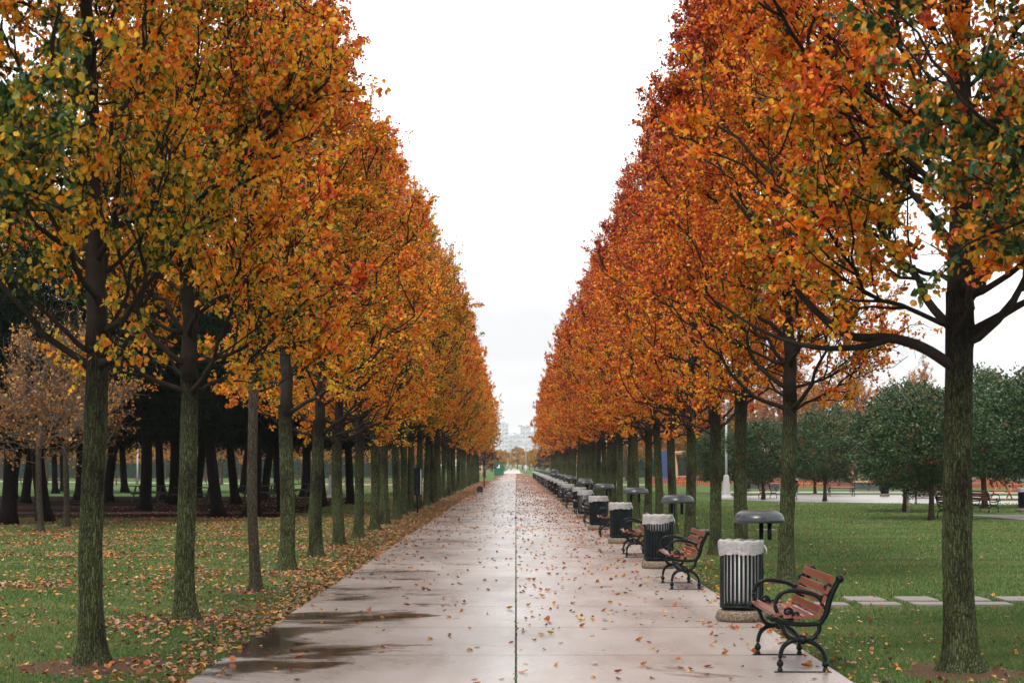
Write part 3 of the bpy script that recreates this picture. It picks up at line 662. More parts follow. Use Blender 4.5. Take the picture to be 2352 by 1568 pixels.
# ------------------------------------------------------------------ bench
def make_bench(label):
    K = .001094
    def q(pts): return [((a-800)*K, 0, (1522-b)*K) for a, b in pts]
    root = empty('park_bench'); BL = 1.40
    def frame(y):
        m_ = MB()
        def T(pts, r, k=8):
            P = smooth_path(q(pts), 4); P[:, 1] = y
            R = np.interp(np.linspace(0, 1, len(P)), np.linspace(0, 1, len(r)), r) if hasattr(r, '__len__') else np.full(len(P), r)
            m_.tubes(P[None], R[None], k)
        T([(620, 1512), (620, 1455), (621, 1400), (638, 1340), (680, 1297), (735, 1280), (790, 1278)], [.019, .017, .018, .021, .021, .022])
        T([(962, 1514), (962, 1460), (957, 1400), (935, 1352), (895, 1312), (845, 1288), (790, 1278)], [.019, .017, .018, .021, .021, .022])
        T([(740, 1280), (690, 1262), (658, 1225), (640, 1180), (615, 1140), (572, 1112)], [.021, .018, .017, .021])
        T([(840, 1282), (885, 1250), (915, 1205), (918, 1165), (945, 1120), (972, 1070), (985, 1005), (1010, 930), (1040, 868), (1072, 815)], [.020, .018, .020, .024, .026, .024, .020])
        T([(570, 1112), (632, 1142), (720, 1158), (830, 1162), (905, 1152), (955, 1115)], .019)
        T([(975, 1045), (945, 1025), (925, 975), (885, 938), (800, 915), (710, 905), (645, 918), (605, 955), (584, 1005), (592, 1055), (625, 1095), (680, 1118), (730, 1112), (752, 1095)], [.014, .017, .019, .019, .017, .016, .014])
        T([(905, 955), (950, 945), (998, 915)], [.015, .013])
        T([(752, 1110), (762, 1085), (740, 1072), (712, 1085), (700, 1098)], .012)
        T([(720, 1098), (712, 1062), (692, 1040), (665, 1044), (655, 1066), (668, 1082), (685, 1074)], [.014, .012, .012, .016])
        T([(985, 905), (960, 885), (985, 862), (1008, 872)], [.014, .018, .012])
        for (a, b), r in (((620, 1456), .030), ((962, 1461), .030), ((1072, 815), .036), ((566, 1112), .035), ((690, 1068), .018)):
            p = q([(a, b)])[0]; m_.ball((p[0], y, p[2]), r, 12, 1)
        for a in (620, 962):
            p = q([(a, 1512)])[0]; m_.lathe([(.021, 0), (.024, .02), (.018, .03)], 10, (p[0], y, .004))
        p = q([(790, 1275)])[0]
        for dy_, r in ((-.03, .030), (-.015, .038), (0, .030), (.015, .038), (.03, .030)):
            pts = np.array([(p[0], y+dy_-.007, p[2]), (p[0], y+dy_+.007, p[2])]); m_.tubes(pts[None], np.array([[r, r]]), 12)
        return m_
    for y_ in (0, BL):
        ef = frame(y_).obj('end_frame', M['iron'], root)
        pm = MB(); pm.slat(((792-800)*K, y_, .004), (.475, .035, .010)); pm.obj('foot_plate', M['iron'], ef)
    m_ = MB()
    # backrest boards
    for (a, b) in ((1012, 822), (978, 900), (953, 972), (925, 1052)):
        x, _, z = q([(a, b)])[0]; th = math.atan2((1012-925), (1052-822)); c, s_ = math.cos(th), math.sin(th)
        R = np.array([[c, 0, s_], [0, 1, 0], [-s_, 0, c]])
        m_.slat((x-.004, BL/2, z), (.028, BL+.06, .070), R, .007)
    m_.obj('backrest', M['wood'], root)
    m_ = MB()
    for k_, (a, b, t) in enumerate(((600, 1096, .35), (672, 1112, .10), (748, 1118, .0), (824, 1116, -.03), (890, 1108, -.10))):
        x, _, z = q([(a, b)])[0]; c, s_ = math.cos(-t), math.sin(-t); R = np.array([[c, 0, s_], [0, 1, 0], [-s_, 0, c]])
        m_.slat((x, BL/2, z+.012), (.074, BL+.06, .026), R, .008)
    m_.obj('seat', M['wood'], root)
    m_ = MB(); p = q([(790, 1275)])[0]; m_.tubes(np.array([[(p[0], 0, p[2]), (p[0], BL, p[2])]]), np.array([[.012, .012]]), 8)
    m_.obj('stretcher', M['iron'], root)
    # bolts
    m_ = MB()
    return props(root, label, 'bench', 'cast iron park benches')
bench0 = make_bench('')
first = [True]
def bench(x, y, rz, label, group, s=1.0):
    o = bench0 if first[0] else copy_tree(bench0)
    first[0] = False
    o.location = (x, y, .034 if abs(x) < 3 else .01); o.rotation_euler[2] = rz+random.uniform(-.03, .03)*(label[:5] != 'front'); o.scale = (s, s, s)
    props(o, label, 'bench', group); return o
GB = 'benches along the right edge of the path'
bD = [(15.28, 2.38), (25.4, 2.34), (34.1, 2.24), (43.7, 2.20), (53.6, 2.2), (63.0, 2.25), (72.3, 2.2)] + [(82+9.6*i, 2.25) for i in range(10)]
for i, (D, x) in enumerate(bD):
    if i == 0: lab = 'front bench in the bottom right, red-brown boards with a few fallen leaves on its seat'
    elif i < 7: lab = '%s bench from the front along the right edge of the path, between two litter bins' % ORD[i]
    else: lab = 'tiny distant bench among the bins at the far right of the path'
    bench(x, D, 0, lab, GB)
# ------------------------------------------------------------------ bins
def make_bin(style):
    """style: liner 'full', 'top', 'none' inside; returns root with parts"""
    rng = np.random.default_rng(50+style)
    root = empty('litter_bin')
    m_ = MB(); m_.lathe([(.001, 0), (.255, 0), (.272, .03), (.272, .085), (.25, .118), (.20, .128), (.001, .128)], 28, fn=None)
    m_.obj('stone_base', M['agg'], root)
    m_ = MB(); n = 30
    for i in range(n):
        a = i*2*PI/n; c, s_ = math.cos(a), math.sin(a); R = np.array([[c, -s_, 0], [s_, c, 0], [0, 0, 1.]])
        P = np.array([(.205, 0, .135), (.224, 0, .17), (.226, 0, .40), (.226, 0, .70), (.226, 0, .862)]) @ R.T
        w = .013
        V = []
        for p in P:
            for dx, dy_ in ((-.004, -w), (.004, -w), (.004, w), (-.004, w)): V.append(p+R @ np.array([dx, dy_, 0]))
        F = [[4*j+k_, 4*j+(k_+1) % 4, 4*j+4+(k_+1) % 4, 4*j+4+k_] for j in range(4) for k_ in range(4)]
        m_.add(V, np.array(F), False)
    m_.lathe([(.214, .150), (.232, .150), (.232, .178), (.214, .178), (.214, .150)], 32)
    m_.lathe([(.216, .845), (.236, .845), (.236, .875), (.216, .875), (.216, .845)], 32)
    m_.lathe([(.001, .132), (.21, .132), (.21, .150), (.001, .150)], 24)
    m_.obj('slatted_body', M['binmetal'], root)
    # liner inside
    m_ = MB()
    def wob(V, an):
        V = V.copy(); w = 1+.03*np.sin(an*7+1)+.02*np.sin(an*13); V[..., 0] *= w; V[..., 1] *= w; return V
    if style == 0: prof = [(.001, .20), (.15, .19), (.19, .24), (.200, .5), (.208, .86)]
    elif style == 1: prof = [(.001, .62), (.12, .60), (.17, .64), (.200, .72), (.208, .86)]
    else: prof = None
    if prof: m_.lathe(prof, 28, fn=wob); m_.obj('inner_bag', M['bagin'], root)
    if style >= 1:
        m_ = MB(); z1 = .60 if style == 1 else .80
        m_.lathe([(.001, .17), (.185, .17), (.188, z1), (.180, z1)], 24); m_.obj('inner_drum', M['binmetal'], root)
    # skirt of the liner folded over the rim
    m_ = MB(); ph = rng.uniform(0, 6, 6); slant = rng.uniform(.3, 1.0); az0 = rng.uniform(2.6, 3.8)
    def sk(V, an):
        V = V.copy(); n_ = V.shape[0]
        for i in range(n_):
            t = max(0, (i-4)/(n_-5)); hem = 1 - .34*slant*(.5-.5*np.cos(an-az0)) + .06*np.sin(an*3+ph[0])
            w = 1+(.012+.045*t)*np.sin(an*9+ph[1]+t*3)*.6+(.01+.03*t)*np.sin(an*17+ph[2]+2*t)*.5+.03*t*np.sin(an*2+ph[3])+.012*np.sin(an*23+ph[4])
            r_ = np.maximum(np.hypot(V[i, :, 0], V[i, :, 1])*w, .239 if i > 2 else 0); V[i, :, 0] = np.cos(an)*r_; V[i, :, 1] = np.sin(an)*r_
            V[i, :, 2] = .885 - (.885-V[i, :, 2])*np.where(V[i, :, 2] < .88, hem, 1) + .006*np.sin(an*11+ph[5])
        return V
    m_.lathe([(.205, .83), (.212, .868), (.226, .889), (.240, .889), (.249, .874), (.252, .85), (.249, .81), (.246, .78), (.244, .75), (.243, .725)], 64, fn=sk)
    a = rng.uniform(-.6, .3)
    m_.tube([(.25*math.cos(a), .25*math.sin(a), .83), (.275*math.cos(a), .275*math.sin(a), .80), (.285*math.cos(a), .285*math.sin(a), .74)], [.014, .012, .004], 6)
    m_.obj('liner_bag', M['bag'], root)
    return root
def lid_parts(root, off, up=False, chain=False):
    px, py = .235, .09
    m_ = MB(); m_.tube([(px, py, .12), (px, py, 1.09)], .026, 12); m_.box((px-.02, py-.01, .60), (.06, .03, .05)); m_.box((px-.02, py-.01, .20), (.06, .03, .05))
    m_.obj('post', M['binmetal'], root)
    m_ = MB()
    prof = [(.001, 1.205), (.13, 1.208), (.17, 1.212), (.205, 1.20), (.245, 1.175), (.274, 1.135), (.281, 1.095), (.274, 1.078), (.255, 1.075), (.001, 1.08)]
    m_.lathe(prof, 40)
    l = m_.obj('lid', M['lid'], root); l.location = (off, py, 0)
    if up: l.rotation_euler = (PI/2*.97, 0, 0); l.location = (off, py+1.1, 1.10)
    m_ = MB(); ax = off+.05+.02
    if abs(ax-px) < .07: ax = px+.09
    m_.tube([(ax, py-.02, 1.08), (ax, py-.02, .90), (ax, py-.02, .885)], [.026, .026, .018], 12); m_.obj('ashtray_tube', M['binmetal'], root)
    if chain:
        m_ = MB()
        for i in range(7): m_.ball((off-.05, py-.02, 1.07-.025*i), .009, 6, 1.5)
        m_.ball((off-.05, py-.02, .885), .016, 8, 1.4); m_.obj('chain', M['iron'], root)
protos = [make_bin(0), make_bin(1), make_bin(2)]
used = [False]*3
GBin = 'litter bins along the right edge of the path'
binD = [(20.3, 2.47, 0, .21), (30.6, 2.35, 1, .33), (40.2, 2.27, 2, .34), (48.6, 2.16, 2, .16), (59.5, 2.22, 0, .0), (67., 2.3, 2, .2), (78., 2.2, 0, .1)] + [(88+9.4*i, 2.22, random.choice((0, 2, 2)), random.choice((0, .1, .2))) for i in range(15)]
bin_roots = []
for i, (D, x, st, off) in enumerate(binD):
    if not used[st]: o = protos[st]; used[st] = True; base = True
    else:
        o = protos[st].copy(); COL.objects.link(o)
        for ch in protos[st].children:
            if ch.name.split('.')[0] in ('post', 'lid', 'ashtray_tube', 'chain'): continue
            c = ch.copy(); COL.objects.link(c); c.parent = o
    lid_parts(o, off, up=(i == 10), chain=(i == 1))
    o.location = (x, D, .034); o.rotation_euler[2] = random.uniform(-.06, .06) if st != 0 else 0
    if i == 0: lab = 'nearest litter bin beside the front bench, white bag showing through its slats'
    elif i == 1: lab = 'second litter bin from the front, with a chain hanging under its lid'
    elif i == 10: lab = 'distant litter bin with its round lid standing upright'
    elif i < 8: lab = '%s litter bin from the front, dark slats under a white liner' % ORD[i]
    else: lab = 'tiny distant litter bin in the row at the far right of the path'
    props(o, lab, 'litter bin', GBin)
    bin_roots.append(o)
# leaves on the front bench seats
for i, (bx, by, bn) in enumerate([(2.38, 15.28, 9), (2.34, 25.4, 6)]):
    for j in range(bn):
        ci = random.choice((1, 2, 3, 8)); o = bpy.data.objects.new('fallen_leaf', lmesh[ci][j % 3]); COL.objects.link(o)
        o.location = (bx+random.uniform(-.10, .10), by+random.uniform(.25, 1.1), .034+.487); o.rotation_euler[2] = random.uniform(0, 6)
        props(o, '%s fallen leaf resting on the seat of the %s bench' % (LC_NAME[ci], ('front', 'second')[i]), 'leaf', 'fallen leaves on the bench seats')

exec_bg = True
# ------------------------------------------------------------------ evergreens, pines, background trees
def cluster_tree(seed, z0, z1, rx, ncl, nleaf, lsize, mat, trunk_mat, tr, lean=(0, 0), slim=.3, flat=1.0, name='evergreen_tree', tlo=0., lumps=.19, spread=.10, th=None, inner=.45):
    rng = np.random.default_rng(seed); zc = (z0+z1)/2; hz = (z1-z0)/2
    u = unit(rng.normal(size=(ncl, 3))); nz = sines(rng, 7, 2.6); nz2 = sines(rng, 7, 6)
    r = 1+lumps*nz(u)*2.2+lumps*.6*nz2(u)*1.6
    rad = np.where(rng.uniform(size=ncl) < .72, rng.uniform(.86, 1.04, ncl), rng.uniform(inner, .9, ncl))
    top = lean[0]*zc, lean[1]*zc
    C = u*(r*rad)[:, None]*[rx, rx, hz]; C[:, 2] = np.where(C[:, 2] < 0, C[:, 2]*flat, C[:, 2]); C += [top[0], top[1], zc]
    per = nleaf//ncl; ax = np.repeat(unit(u*[1, 1, 1.2]+[0, 0, .3]), per, 0)
    P = np.repeat(C, per, 0)+rng.normal(size=(ncl*per, 3))*spread
    d = unit(ax*.9+rng.normal(size=P.shape)*.7)
    tint = np.clip(np.repeat(rng.uniform(.2, .7, ncl), per)+rng.normal(size=len(P))*.18+tlo, 0, .93)
    rd = np.repeat(rng.uniform(size=ncl) < .02, per); 
    if mat == 'leaf_ever': tint[rd] = .99
    lm = MB(); leaf_geo(lm, P, lsize, tint, rng, simple=True, slim=slim, axis=d)
    crown = lm.mesh('leaf_crown', M[mat], tint=True)
    tm = MB(); zt = z0+hz*.9 if th is None else th
    zz = np.linspace(-.05, zt, 12); ph = rng.uniform(0, 6)
    A = np.stack([lean[0]*zz+.05*np.sin(zz+ph), lean[1]*zz+.04*np.sin(zz*1.3+ph), zz], -1)
    tm.tubes(A[None], (tr*(1+.6*np.exp(-np.maximum(zz, 0)/.15))*np.linspace(1, .7, 12))[None], 12)
    bm_ = MB()
    for i in range(9):
        a = i*2.4+ph; e = np.array([math.cos(a)*rx*.7, math.sin(a)*rx*.7, zc+rng.uniform(-.3, .6)*hz])+[top[0], top[1], 0]
        s_ = A[min(11, 7+i % 4)]; mdl = (s_+e)/2+[0, 0, -.1]
        bm_.tubes(smooth_path([s_, mdl, e])[None], np.linspace(tr*.5, .015, 11)[None], 6)
    return dict(trunk=tm.mesh('trunk', M[trunk_mat]), branches=bm_.mesh('branches', M['limb' if trunk_mat != 'bark_pine' else 'bark_pine']), crown=crown, name=name)

ev = [cluster_tree(401, 1.15, 4.6, 1.75, 1500, 21000, .11, 'leaf_ever', 'bark_red', .085),
      cluster_tree(402, 1.1, 4.9, 2.0, 1700, 24000, .11, 'leaf_ever', 'bark_red', .09, lean=(.03, 0)),
      cluster_tree(403, 1.2, 5.3, 2.2, 2000, 28000, .11, 'leaf_ever', 'bark_red', .10, lean=(-.03, 0))]
def at(u, D): return (u-VU)*D/FP
GE = 'round evergreen trees by the plaza'
for (u, D, vi, s, lab) in [
    (1752, 92, 0, 1.0, 'round dark evergreen tree seen between the two mossy trunks behind the front bin'),
    (1672, 104, 0, 1.0, 'small round evergreen behind the pale lamp post'),
    (1640, 112, 1, .8, 'leftmost round evergreen, by the timber play frame'),
    (1896, 88, 1, 1.0, 'round evergreen tree left of the long bench in the plaza'),
    (1871, 112, 1, .95, 'evergreen with a leaning trunk behind the round evergreen near the long bench'),
    (2078, 67.5, 1, 1.0, 'evergreen tree beside the white stake, reddish young leaves'),
    (2138, 58, 2, .90, 'large evergreen with a leaning trunk just left of the dark near trunk'),
    (2263, 73, 2, 1.16, 'large evergreen right of the dark near trunk'),
    (2395, 60, 2, 1.05, 'big evergreen crown cut by the right edge'),
    (2020, 125, 0, .75, 'small far evergreen behind the plaza bin')]:
    plant(ev[vi], at(u, D), D, lab, group=GE, s=(s, s, s*.86))
# shrub
m_ev = cluster_tree(420, .1, 1.9, .75, 500, 9000, .07, 'leaf_ever', 'bark_red', .04, name='evergreen_shrub')
plant(m_ev, at(2112, 100), 100, 'dark clipped shrub behind the bench near the white stake', cat='shrub')

pines = [cluster_tree(451, 1.9, 8.2, 3.4, 2400, 34000, .20, 'needle', 'bark_pine', .21, lean=(.10, 0), slim=.12, flat=.75, name='pine_tree', lumps=.10, spread=.20, inner=.1),
         cluster_tree(452, 1.8, 7.8, 3.7, 2400, 34000, .20, 'needle', 'bark_pine', .19, lean=(-.14, .03), slim=.12, flat=.7, name='pine_tree', lumps=.10, spread=.20, inner=.1),
         cluster_tree(453, 2.0, 8.6, 3.5, 2400, 34000, .20, 'needle', 'bark_pine', .22, lean=(.03, .04), slim=.12, flat=.75, name='pine_tree', lumps=.10, spread=.20, inner=.1)]
GP = 'dark pines of the left grove'
pn = [(-40, 1160, 2, 'pine at the far left edge behind the limes'), (30, 1146, 0, 'pine crown dark behind the left lime'), (205, 1160, 0, 'pine just left of the nearest mossy trunk'), (395, 1158, 2, 'pine left of the second mossy trunk'), (545, 1158, 1, 'dark pine left of the thin young tree'), (150, 1128, 1, 'rear pine behind the right lime'), (640, 1128, 1, 'rear pine behind the fourth trunk'), (775, 1136, 2, 'rear pine at the right of the grove'),
      (505, 1189, 1, 'leaning pine trunk right of the second mossy trunk'), (578, 1182, 2, 'straight thick pine trunk behind the thin young tree'), (330, 1172, 2, 'black pine trunk right of the nearest left trunk'),
      (108, 1200, 1, 'leaning dark pine trunk between the two pale limes'), (15, 1205, 2, 'thick dark pine trunk at the left edge'), (655, 1176, 1, 'dark leaning pine trunk behind the fourth mossy trunk'),
      (745, 1164, 1, 'leaning pine trunk left of a white lamp post'), (810, 1158, 1, 'pine trunk standing rightmost in the grove'),
      (250, 1150, 0, 'pine far in the grove, behind the nearest trunk'), (375, 1146, 1, 'slanting pine far in the grove'), (455, 1143, 0, 'pine behind the dark picnic table'), (60, 1155, 0, 'pine far in the grove at the left'),
      (180, 1148, 2, 'pine with a fluted trunk far left'), (610, 1148, 0, 'far pine between thin and fourth trunks'), (700, 1140, 2, 'far pine behind the fifth mossy trunk'), (870, 1136, 0, 'small pine at the far right end of the grove'), (-80, 1180, 0, 'pine outside the left edge, crown over the limes'), (430, 1131, 2, 'rear pine in the middle of the grove'), (290, 1130, 1, 'rear pine left of the middle'), (560, 1131, 0, 'rear pine right of the middle'), (130, 1133, 1, 'rear pine at the left of the grove')]
for (u, v, vi, lab) in pn:
    x, y = gp(u, v); s = random.uniform(.98, 1.18); plant(pines[vi], x, y, lab, group=GP, s=(s, s, s), rz=random.uniform(-.5, .5))
# lime trees, thin, half bare, on the left
lime = [grow(501, 3000, .085, z0=1.9, z1=5.5, rmax=2.3, n1=24, n2=9, n3=6, fork=2.0, tr=.075, sides=(8, 5, 3, 3), simple=True, trunk_mat='bark_thin', limb_mat='limb_pale', upright=.25, name='lime_tree', twig_r=.006, lr=.45),
        grow(502, 3000, .085, z0=2.0, z1=5.7, rmax=2.2, n1=24, n2=9, n3=6, fork=2.2, tr=.080, sides=(8, 5, 3, 3), simple=True, trunk_mat='bark_thin', limb_mat='limb_pale', upright=.25, name='lime_tree', twig_r=.006, lr=.45)]
for u, v, i, lab in ((93, 1223, 0, 'slim pale trunk with almost bare twigs, left of the pair at the left edge'), (152, 1212, 1, 'slim pale trunk with almost bare twigs, right of the pair at the left edge')):
    x, y = gp(u, v); plant(lime[i], x, y, lab, group='half bare young limes', leaf='leaf_lime')
# background autumn trees
bg = [grow(601, 8000, .17, z0=2.0, z1=9.5, rmax=2.6, n1=20, n2=6, n3=4, fork=2.2, tr=.13, sides=(5, 3, 3, 3), simple=True, trunk_mat='bark_red', limb_mat='limb_pale', upright=.6, name='background_tree', twig_r=.012),
      grow(602, 8000, .15, z0=2.0, z1=11.5, rmax=2.4, n1=22, n2=7, n3=5, fork=2.0, tr=.12, sides=(5, 3, 3, 3), simple=True, trunk_mat='bark_red', limb_mat='limb_pale', upright=.85, name='background_tree', twig_r=.014)]
GF = 'faded red-brown trees behind the plaza'
rng = np.random.default_rng(9)
for i in range(42):
    u = 1480+i*22+rng.uniform(-10, 10); D = rng.uniform(175, 235); s = rng.uniform(.85, 1.15)*(1.0 if u < 1950 else .9)
    plant(bg[1 if i % 3 else 0], at(u, D), D, 'tall faded red-brown tree behind the plaza and the red picket fence', group=GF, s=(s*1.1, s*1.1, s), leaf='leaf_dead')
for i in range(16):
    u = 1215+i*19; D = 215+rng.uniform(-25, 40)
    plant(bg[0], at(u, D)+6, D, 'small orange tree glimpsed between the far right trunks', group='orange trees behind the right row', leaf='leaf_y' if i % 3 else 'leaf_dead', s=(.9,)*3)
for i in range(34):
    u = -30+i*34+rng.uniform(-10, 10); D = rng.uniform(150, 225)
    if u > 1080: continue
    plant(bg[0], at(u, D), D, 'thin-trunked yellow-orange tree far behind the pine grove', group='autumn trees behind the pine grove', leaf='leaf_y' if i % 2 else 'leaf_dead', s=(.85, .85, .8))
# far end of the avenue
end_tree = grow(611, 9000, .20, z0=.9, z1=7.5, rmax=3.3, n1=20, n2=6, n3=4, fork=1.2, tr=.13, sides=(5, 3, 3, 3), simple=True, trunk_mat='bark_red', name='background_tree', twig_r=.012)
for (X, D, m, s, lab) in [(-3.9, 236, 'leaf_purple', .52, 'dark purple-leaved tree at the far left end of the row'), (-4.6, 262, 'leaf_purple', .55, 'dark purple-leaved tree behind the first purple one'), (3.9, 268, 'leaf_purple', .5, 'purple-brown tree at the far right end of the row'), (4.6, 295, 'leaf_purple', .5, 'purple-brown tree just right of the tall street lamp'),
      (-13, 300, 'leaf_purple', .9, 'dark purple tree above the green kiosk')]:
    plant(bg[0], X, D, lab, leaf=m, s=(s*1.3, s*1.3, s*.85), group='purple-leaved trees at the end of the avenue')
for i, (X, D, s) in enumerate([(-8, 400, .9), (-5.6, 440, .85), (6.2, 420, .85), (8.5, 380, .8), (-11, 430, 1.), (5.0, 480, .9), (-4.6, 520, .9), (11, 400, .9), (-3.5, 560, .9), (4.2, 570, .9), (0.5, 640, 1.2), (-14, 420, 1.0), (14, 430, 1.0), (-9, 620, 1.), (8, 640, 1.), (-7, 560, 1.), (-1.4, 600, .9), (2.2, 600, 1.), (6.5, 540, 1.), (-9.5, 500, 1.), (-12, 560, 1.1), (9.5, 520, 1.), (-6.4, 470, .8), (4.4, 440, .7)]):
    plant(end_tree, X, D, 'yellow tree closing the far end of the avenue', leaf='leaf_y', s=(s*1.2, s*1.2, s*.82), group='yellow trees at the end of the avenue')
plant(bg[1], -10, 640, 'pale olive tree rising above the yellow ones at the end', leaf='leaf_g', s=(2.2, 2.2, 1.9), cat='tree')
# dark green hedge screens far behind
def hedge(x0, x1, y, h, lab):
    rng = np.random.default_rng(int(y)); n = int(abs(x1-x0)*h*45)
    P = np.stack([rng.uniform(x0, x1, n), y+rng.uniform(-.6, .6, n), rng.uniform(0, 1, n)**.8*h*(1+.12*np.sin(rng.uniform(x0, x1, n)*1.3))], -1)
    mb = MB(); leaf_geo(mb, P, .30, rng.uniform(0, .8, n), rng, simple=True, slim=.4)
    root = empty('hedge', ((x0+x1)/2, y, 0)); cb = MB(); cb.box((0, 0, h*.42), (x1-x0, 1.0, h*.84)); cb.obj('core', M['hedge'], root); o = mb.obj('foliage', M['needle'], root, tint=True); o.location = (-(x0+x1)/2, -y, 0)
    props(root, lab, 'hedge')
hedge(-85, -11, 238, 8.5, 'dark green hedge behind the lawn beyond the pine grove')
hedge(14, 95, 250, 4.2, 'dark green hedge behind the playground')

# ------------------------------------------------------------------ plaza furniture
GPb = 'benches around the right plaza'
for (u, v, rz, lab) in [
    (1960, 1139, PI/2+.15, 'long bench with red slats facing us in the middle of the plaza'),
    (1905, 1131, -PI/2+.1, 'dark-backed bench turned away, left behind the long plaza bench'),
    (2072, 1128, PI/2+.1, 'red bench behind the plaza bin'),
    (2104, 1158, -PI/2-.1, 'bench seen from behind, left of the dark near trunk'),
    (2240, 1176, .2+PI, 'bench in side view just right of the dark near trunk'),
    (2258, 1126, PI/2, 'far red bench right of the dark near trunk'),
    (2165, 1190, .2+PI, 'bench mostly hidden by the dark near trunk'),
    (1750, 1143, PI+.3, 'bench in side view behind the slim evergreen trunk'),
    (1795, 1127, PI/2+.2, 'small far red bench between two mossy trunks'),
    (1822, 1148, .1, 'bench showing only its arm beside a mossy trunk'),
    (1712, 1129, 0, 'far bench left of a mossy trunk')]:
    x, y = gp(u, v); bench(x, y, rz, lab, GPb)
GPn = 'litter bins around the right plaza'
for (u, v, lab) in [(2032, 1139, 'dark litter bin with lid in the middle of the plaza'), (1824, 1130, 'far litter bin behind a mossy trunk'), (2353, 1175, 'litter bin cut by the right edge'), (1716, 1127, 'far litter bin with white liner left of a mossy trunk')]:
    x, y = gp(u, v); o = protos[2].copy(); COL.objects.link(o)
    for ch in protos[2].children: c = ch.copy(); COL.objects.link(c); c.parent = o
    for c in o.children:
        if c.name.startswith('lid'): c.location[0] = .02
    o.location = (x, y, .01); o.rotation_euler[2] = .5; props(o, lab, 'litter bin', GPn)

def lamp_post(u, v, h, lab, base=True, arms=False, r=.07, mat='white'):
    x, y = gp(u, v) if v < 2000 else (u, v)
    root = empty('lamp_post', (x, y, 0))
    m_ = MB(); m_.tube([(0, 0, .3), (0, 0, h)], [r, r*.7], 12); m_.obj('pole', M[mat], root)
    if base: m_ = MB(); m_.lathe([(.34, 0), (.34, .03), (.24, .16), (.14, 1.15), (.08, 1.2), (.001, 1.2)], 8, smooth=False); m_.obj('base', M[mat], root)
    m_ = MB()
    if arms:
        for s_ in (-1, 1):
            m_.tube([(0, 0, h-.1), (s_*.9, 0, h+.25), (s_*1.5, 0, h+.3)], .05, 6); m_.box((s_*1.7, 0, h+.3), (.8, .3, .12))
    else: m_.lathe([(.05, h), (.16, h+.05), (.20, h+.35), (.12, h+.5), (.001, h+.55)], 12)
    m_.obj('lamp_head', M['white' if not arms else 'wall'], root)
    return props(root, lab, 'lamp post')
lamp_post(1668, 1143, 4.6, 'pale lamp post with a flared base on the right lawn')
o = lamp_post(763, 1143, 4.0, 'white lamp post at the right of the pine grove', base=True)
lamp_post(668, 1125, 4.0, 'white lamp post far behind the fourth mossy trunk')
lamp_post(316, 1121, 3.0, 'white lamp post far behind the nearest left trunk', base=False)
lamp_post(2168, 1128, 3.2, 'dark slim lamp post behind the dark near trunk', base=False, mat='wall')
r_ = empty('x'); bpy.data.objects.remove(r_)
for X, D, h, lab in ((1.9, 352, 8.8, 'tall street lamp with two arms at the end of the path'), (-1.55, 560, 11, 'smaller far street lamp against the hazy buildings')):
    root = empty('street_lamp', (X, D, 0)); m_ = MB(); m_.tube([(0, 0, 0), (0, 0, 1.6)], .24, 10); m_.tube([(0, 0, 1.5), (0, 0, h)], [.12, .08], 10); m_.obj('pole', M['white'], root)
    m_ = MB()
    for s_ in (-1, 1): m_.tube([(0, 0, h-.1), (s_*.7, 0, h+.2), (s_*1.0, 0, h+.28)], .05, 6); m_.box((s_*1.2, 0, h+.3), (.7, .25, .1))
    m_.obj('lamp_arms', M['wall'], root); props(root, lab, 'street lamp')

# picket fence
def picket(x0, y0, x1, y1, lab):
    root = empty('picket_fence', (x0, y0, 0)); L = math.hypot(x1-x0, y1-y0); dx, dy_ = (x1-x0)/L, (y1-y0)/L
    m_ = MB(); n = int(L/.17)
    R = np.array([[dx, -dy_, 0], [dy_, dx, 0], [0, 0, 1.]])
    for i in range(n):
        t = i*.17; c = np.array([t*dx, t*dy_, 0]); w, th, h = .095, .02, .66+.03*math.sin(i*1.7)
        V = [(-w/2, -th/2, .05), (w/2, -th/2, .05), (w/2, -th/2, h), (0, -th/2, h+.07), (-w/2, -th/2, h), (-w/2, th/2, .05), (w/2, th/2, .05), (w/2, th/2, h), (0, th/2, h+.07), (-w/2, th/2, h)]
        m_.add(np.array(V) @ R.T + c, [np.array([[0, 1, 2, 3, 4], [9, 8, 7, 6, 5]]), np.array([[0, 5, 6, 1], [1, 6, 7, 2], [2, 7, 8, 3], [3, 8, 9, 4], [4, 9, 5, 0]])], False)
    m_.obj('pickets', M['redpaint'], root)
    for z in (.22, .52):
        m_ = MB(); m_.box(np.array([L/2*dx, L/2*dy_, z])+R @ np.array([0, .04, 0]), (L, .03, .07), R); m_.obj('rail', M['redpaint'], root)
    for i in range(int(L/2.4)+1):
        m_ = MB(); m_.box(np.array([i*2.4*dx, i*2.4*dy_, .4])+R @ np.array([0, .09, 0]), (.09, .09, .82), R); m_.obj('post', M['redpaint'], root)
    return props(root, lab, 'fence', 'red picket fences of the playground')
picket(at(1500, 146), 146, at(1685, 144), 144, 'orange-red picket fence in front of the timber play frame')
picket(at(1700, 140), 140, at(1905, 138), 138, 'orange-red picket fence behind the plaza benches')
picket(at(1995, 150), 150, at(2080, 150), 150, 'orange-red picket fence behind the swing, beyond the low grey wall')
picket(at(2225, 135), 135, at(2352, 130), 130, 'orange-red picket fence right of the dark near trunk')
m_ = MB(); m_.box((0, 0, .22), (at(2050, 130)-at(1960, 130), .35, .44)); m_.box((0, 0, .455), (at(2050, 130)-at(1960, 130)+.05, .45, .03)); o = m_.obj('low_wall', M['wall']); o.location = (at(2005, 130), 130, 0); props(o, 'low dark grey wall behind the plaza', 'wall')
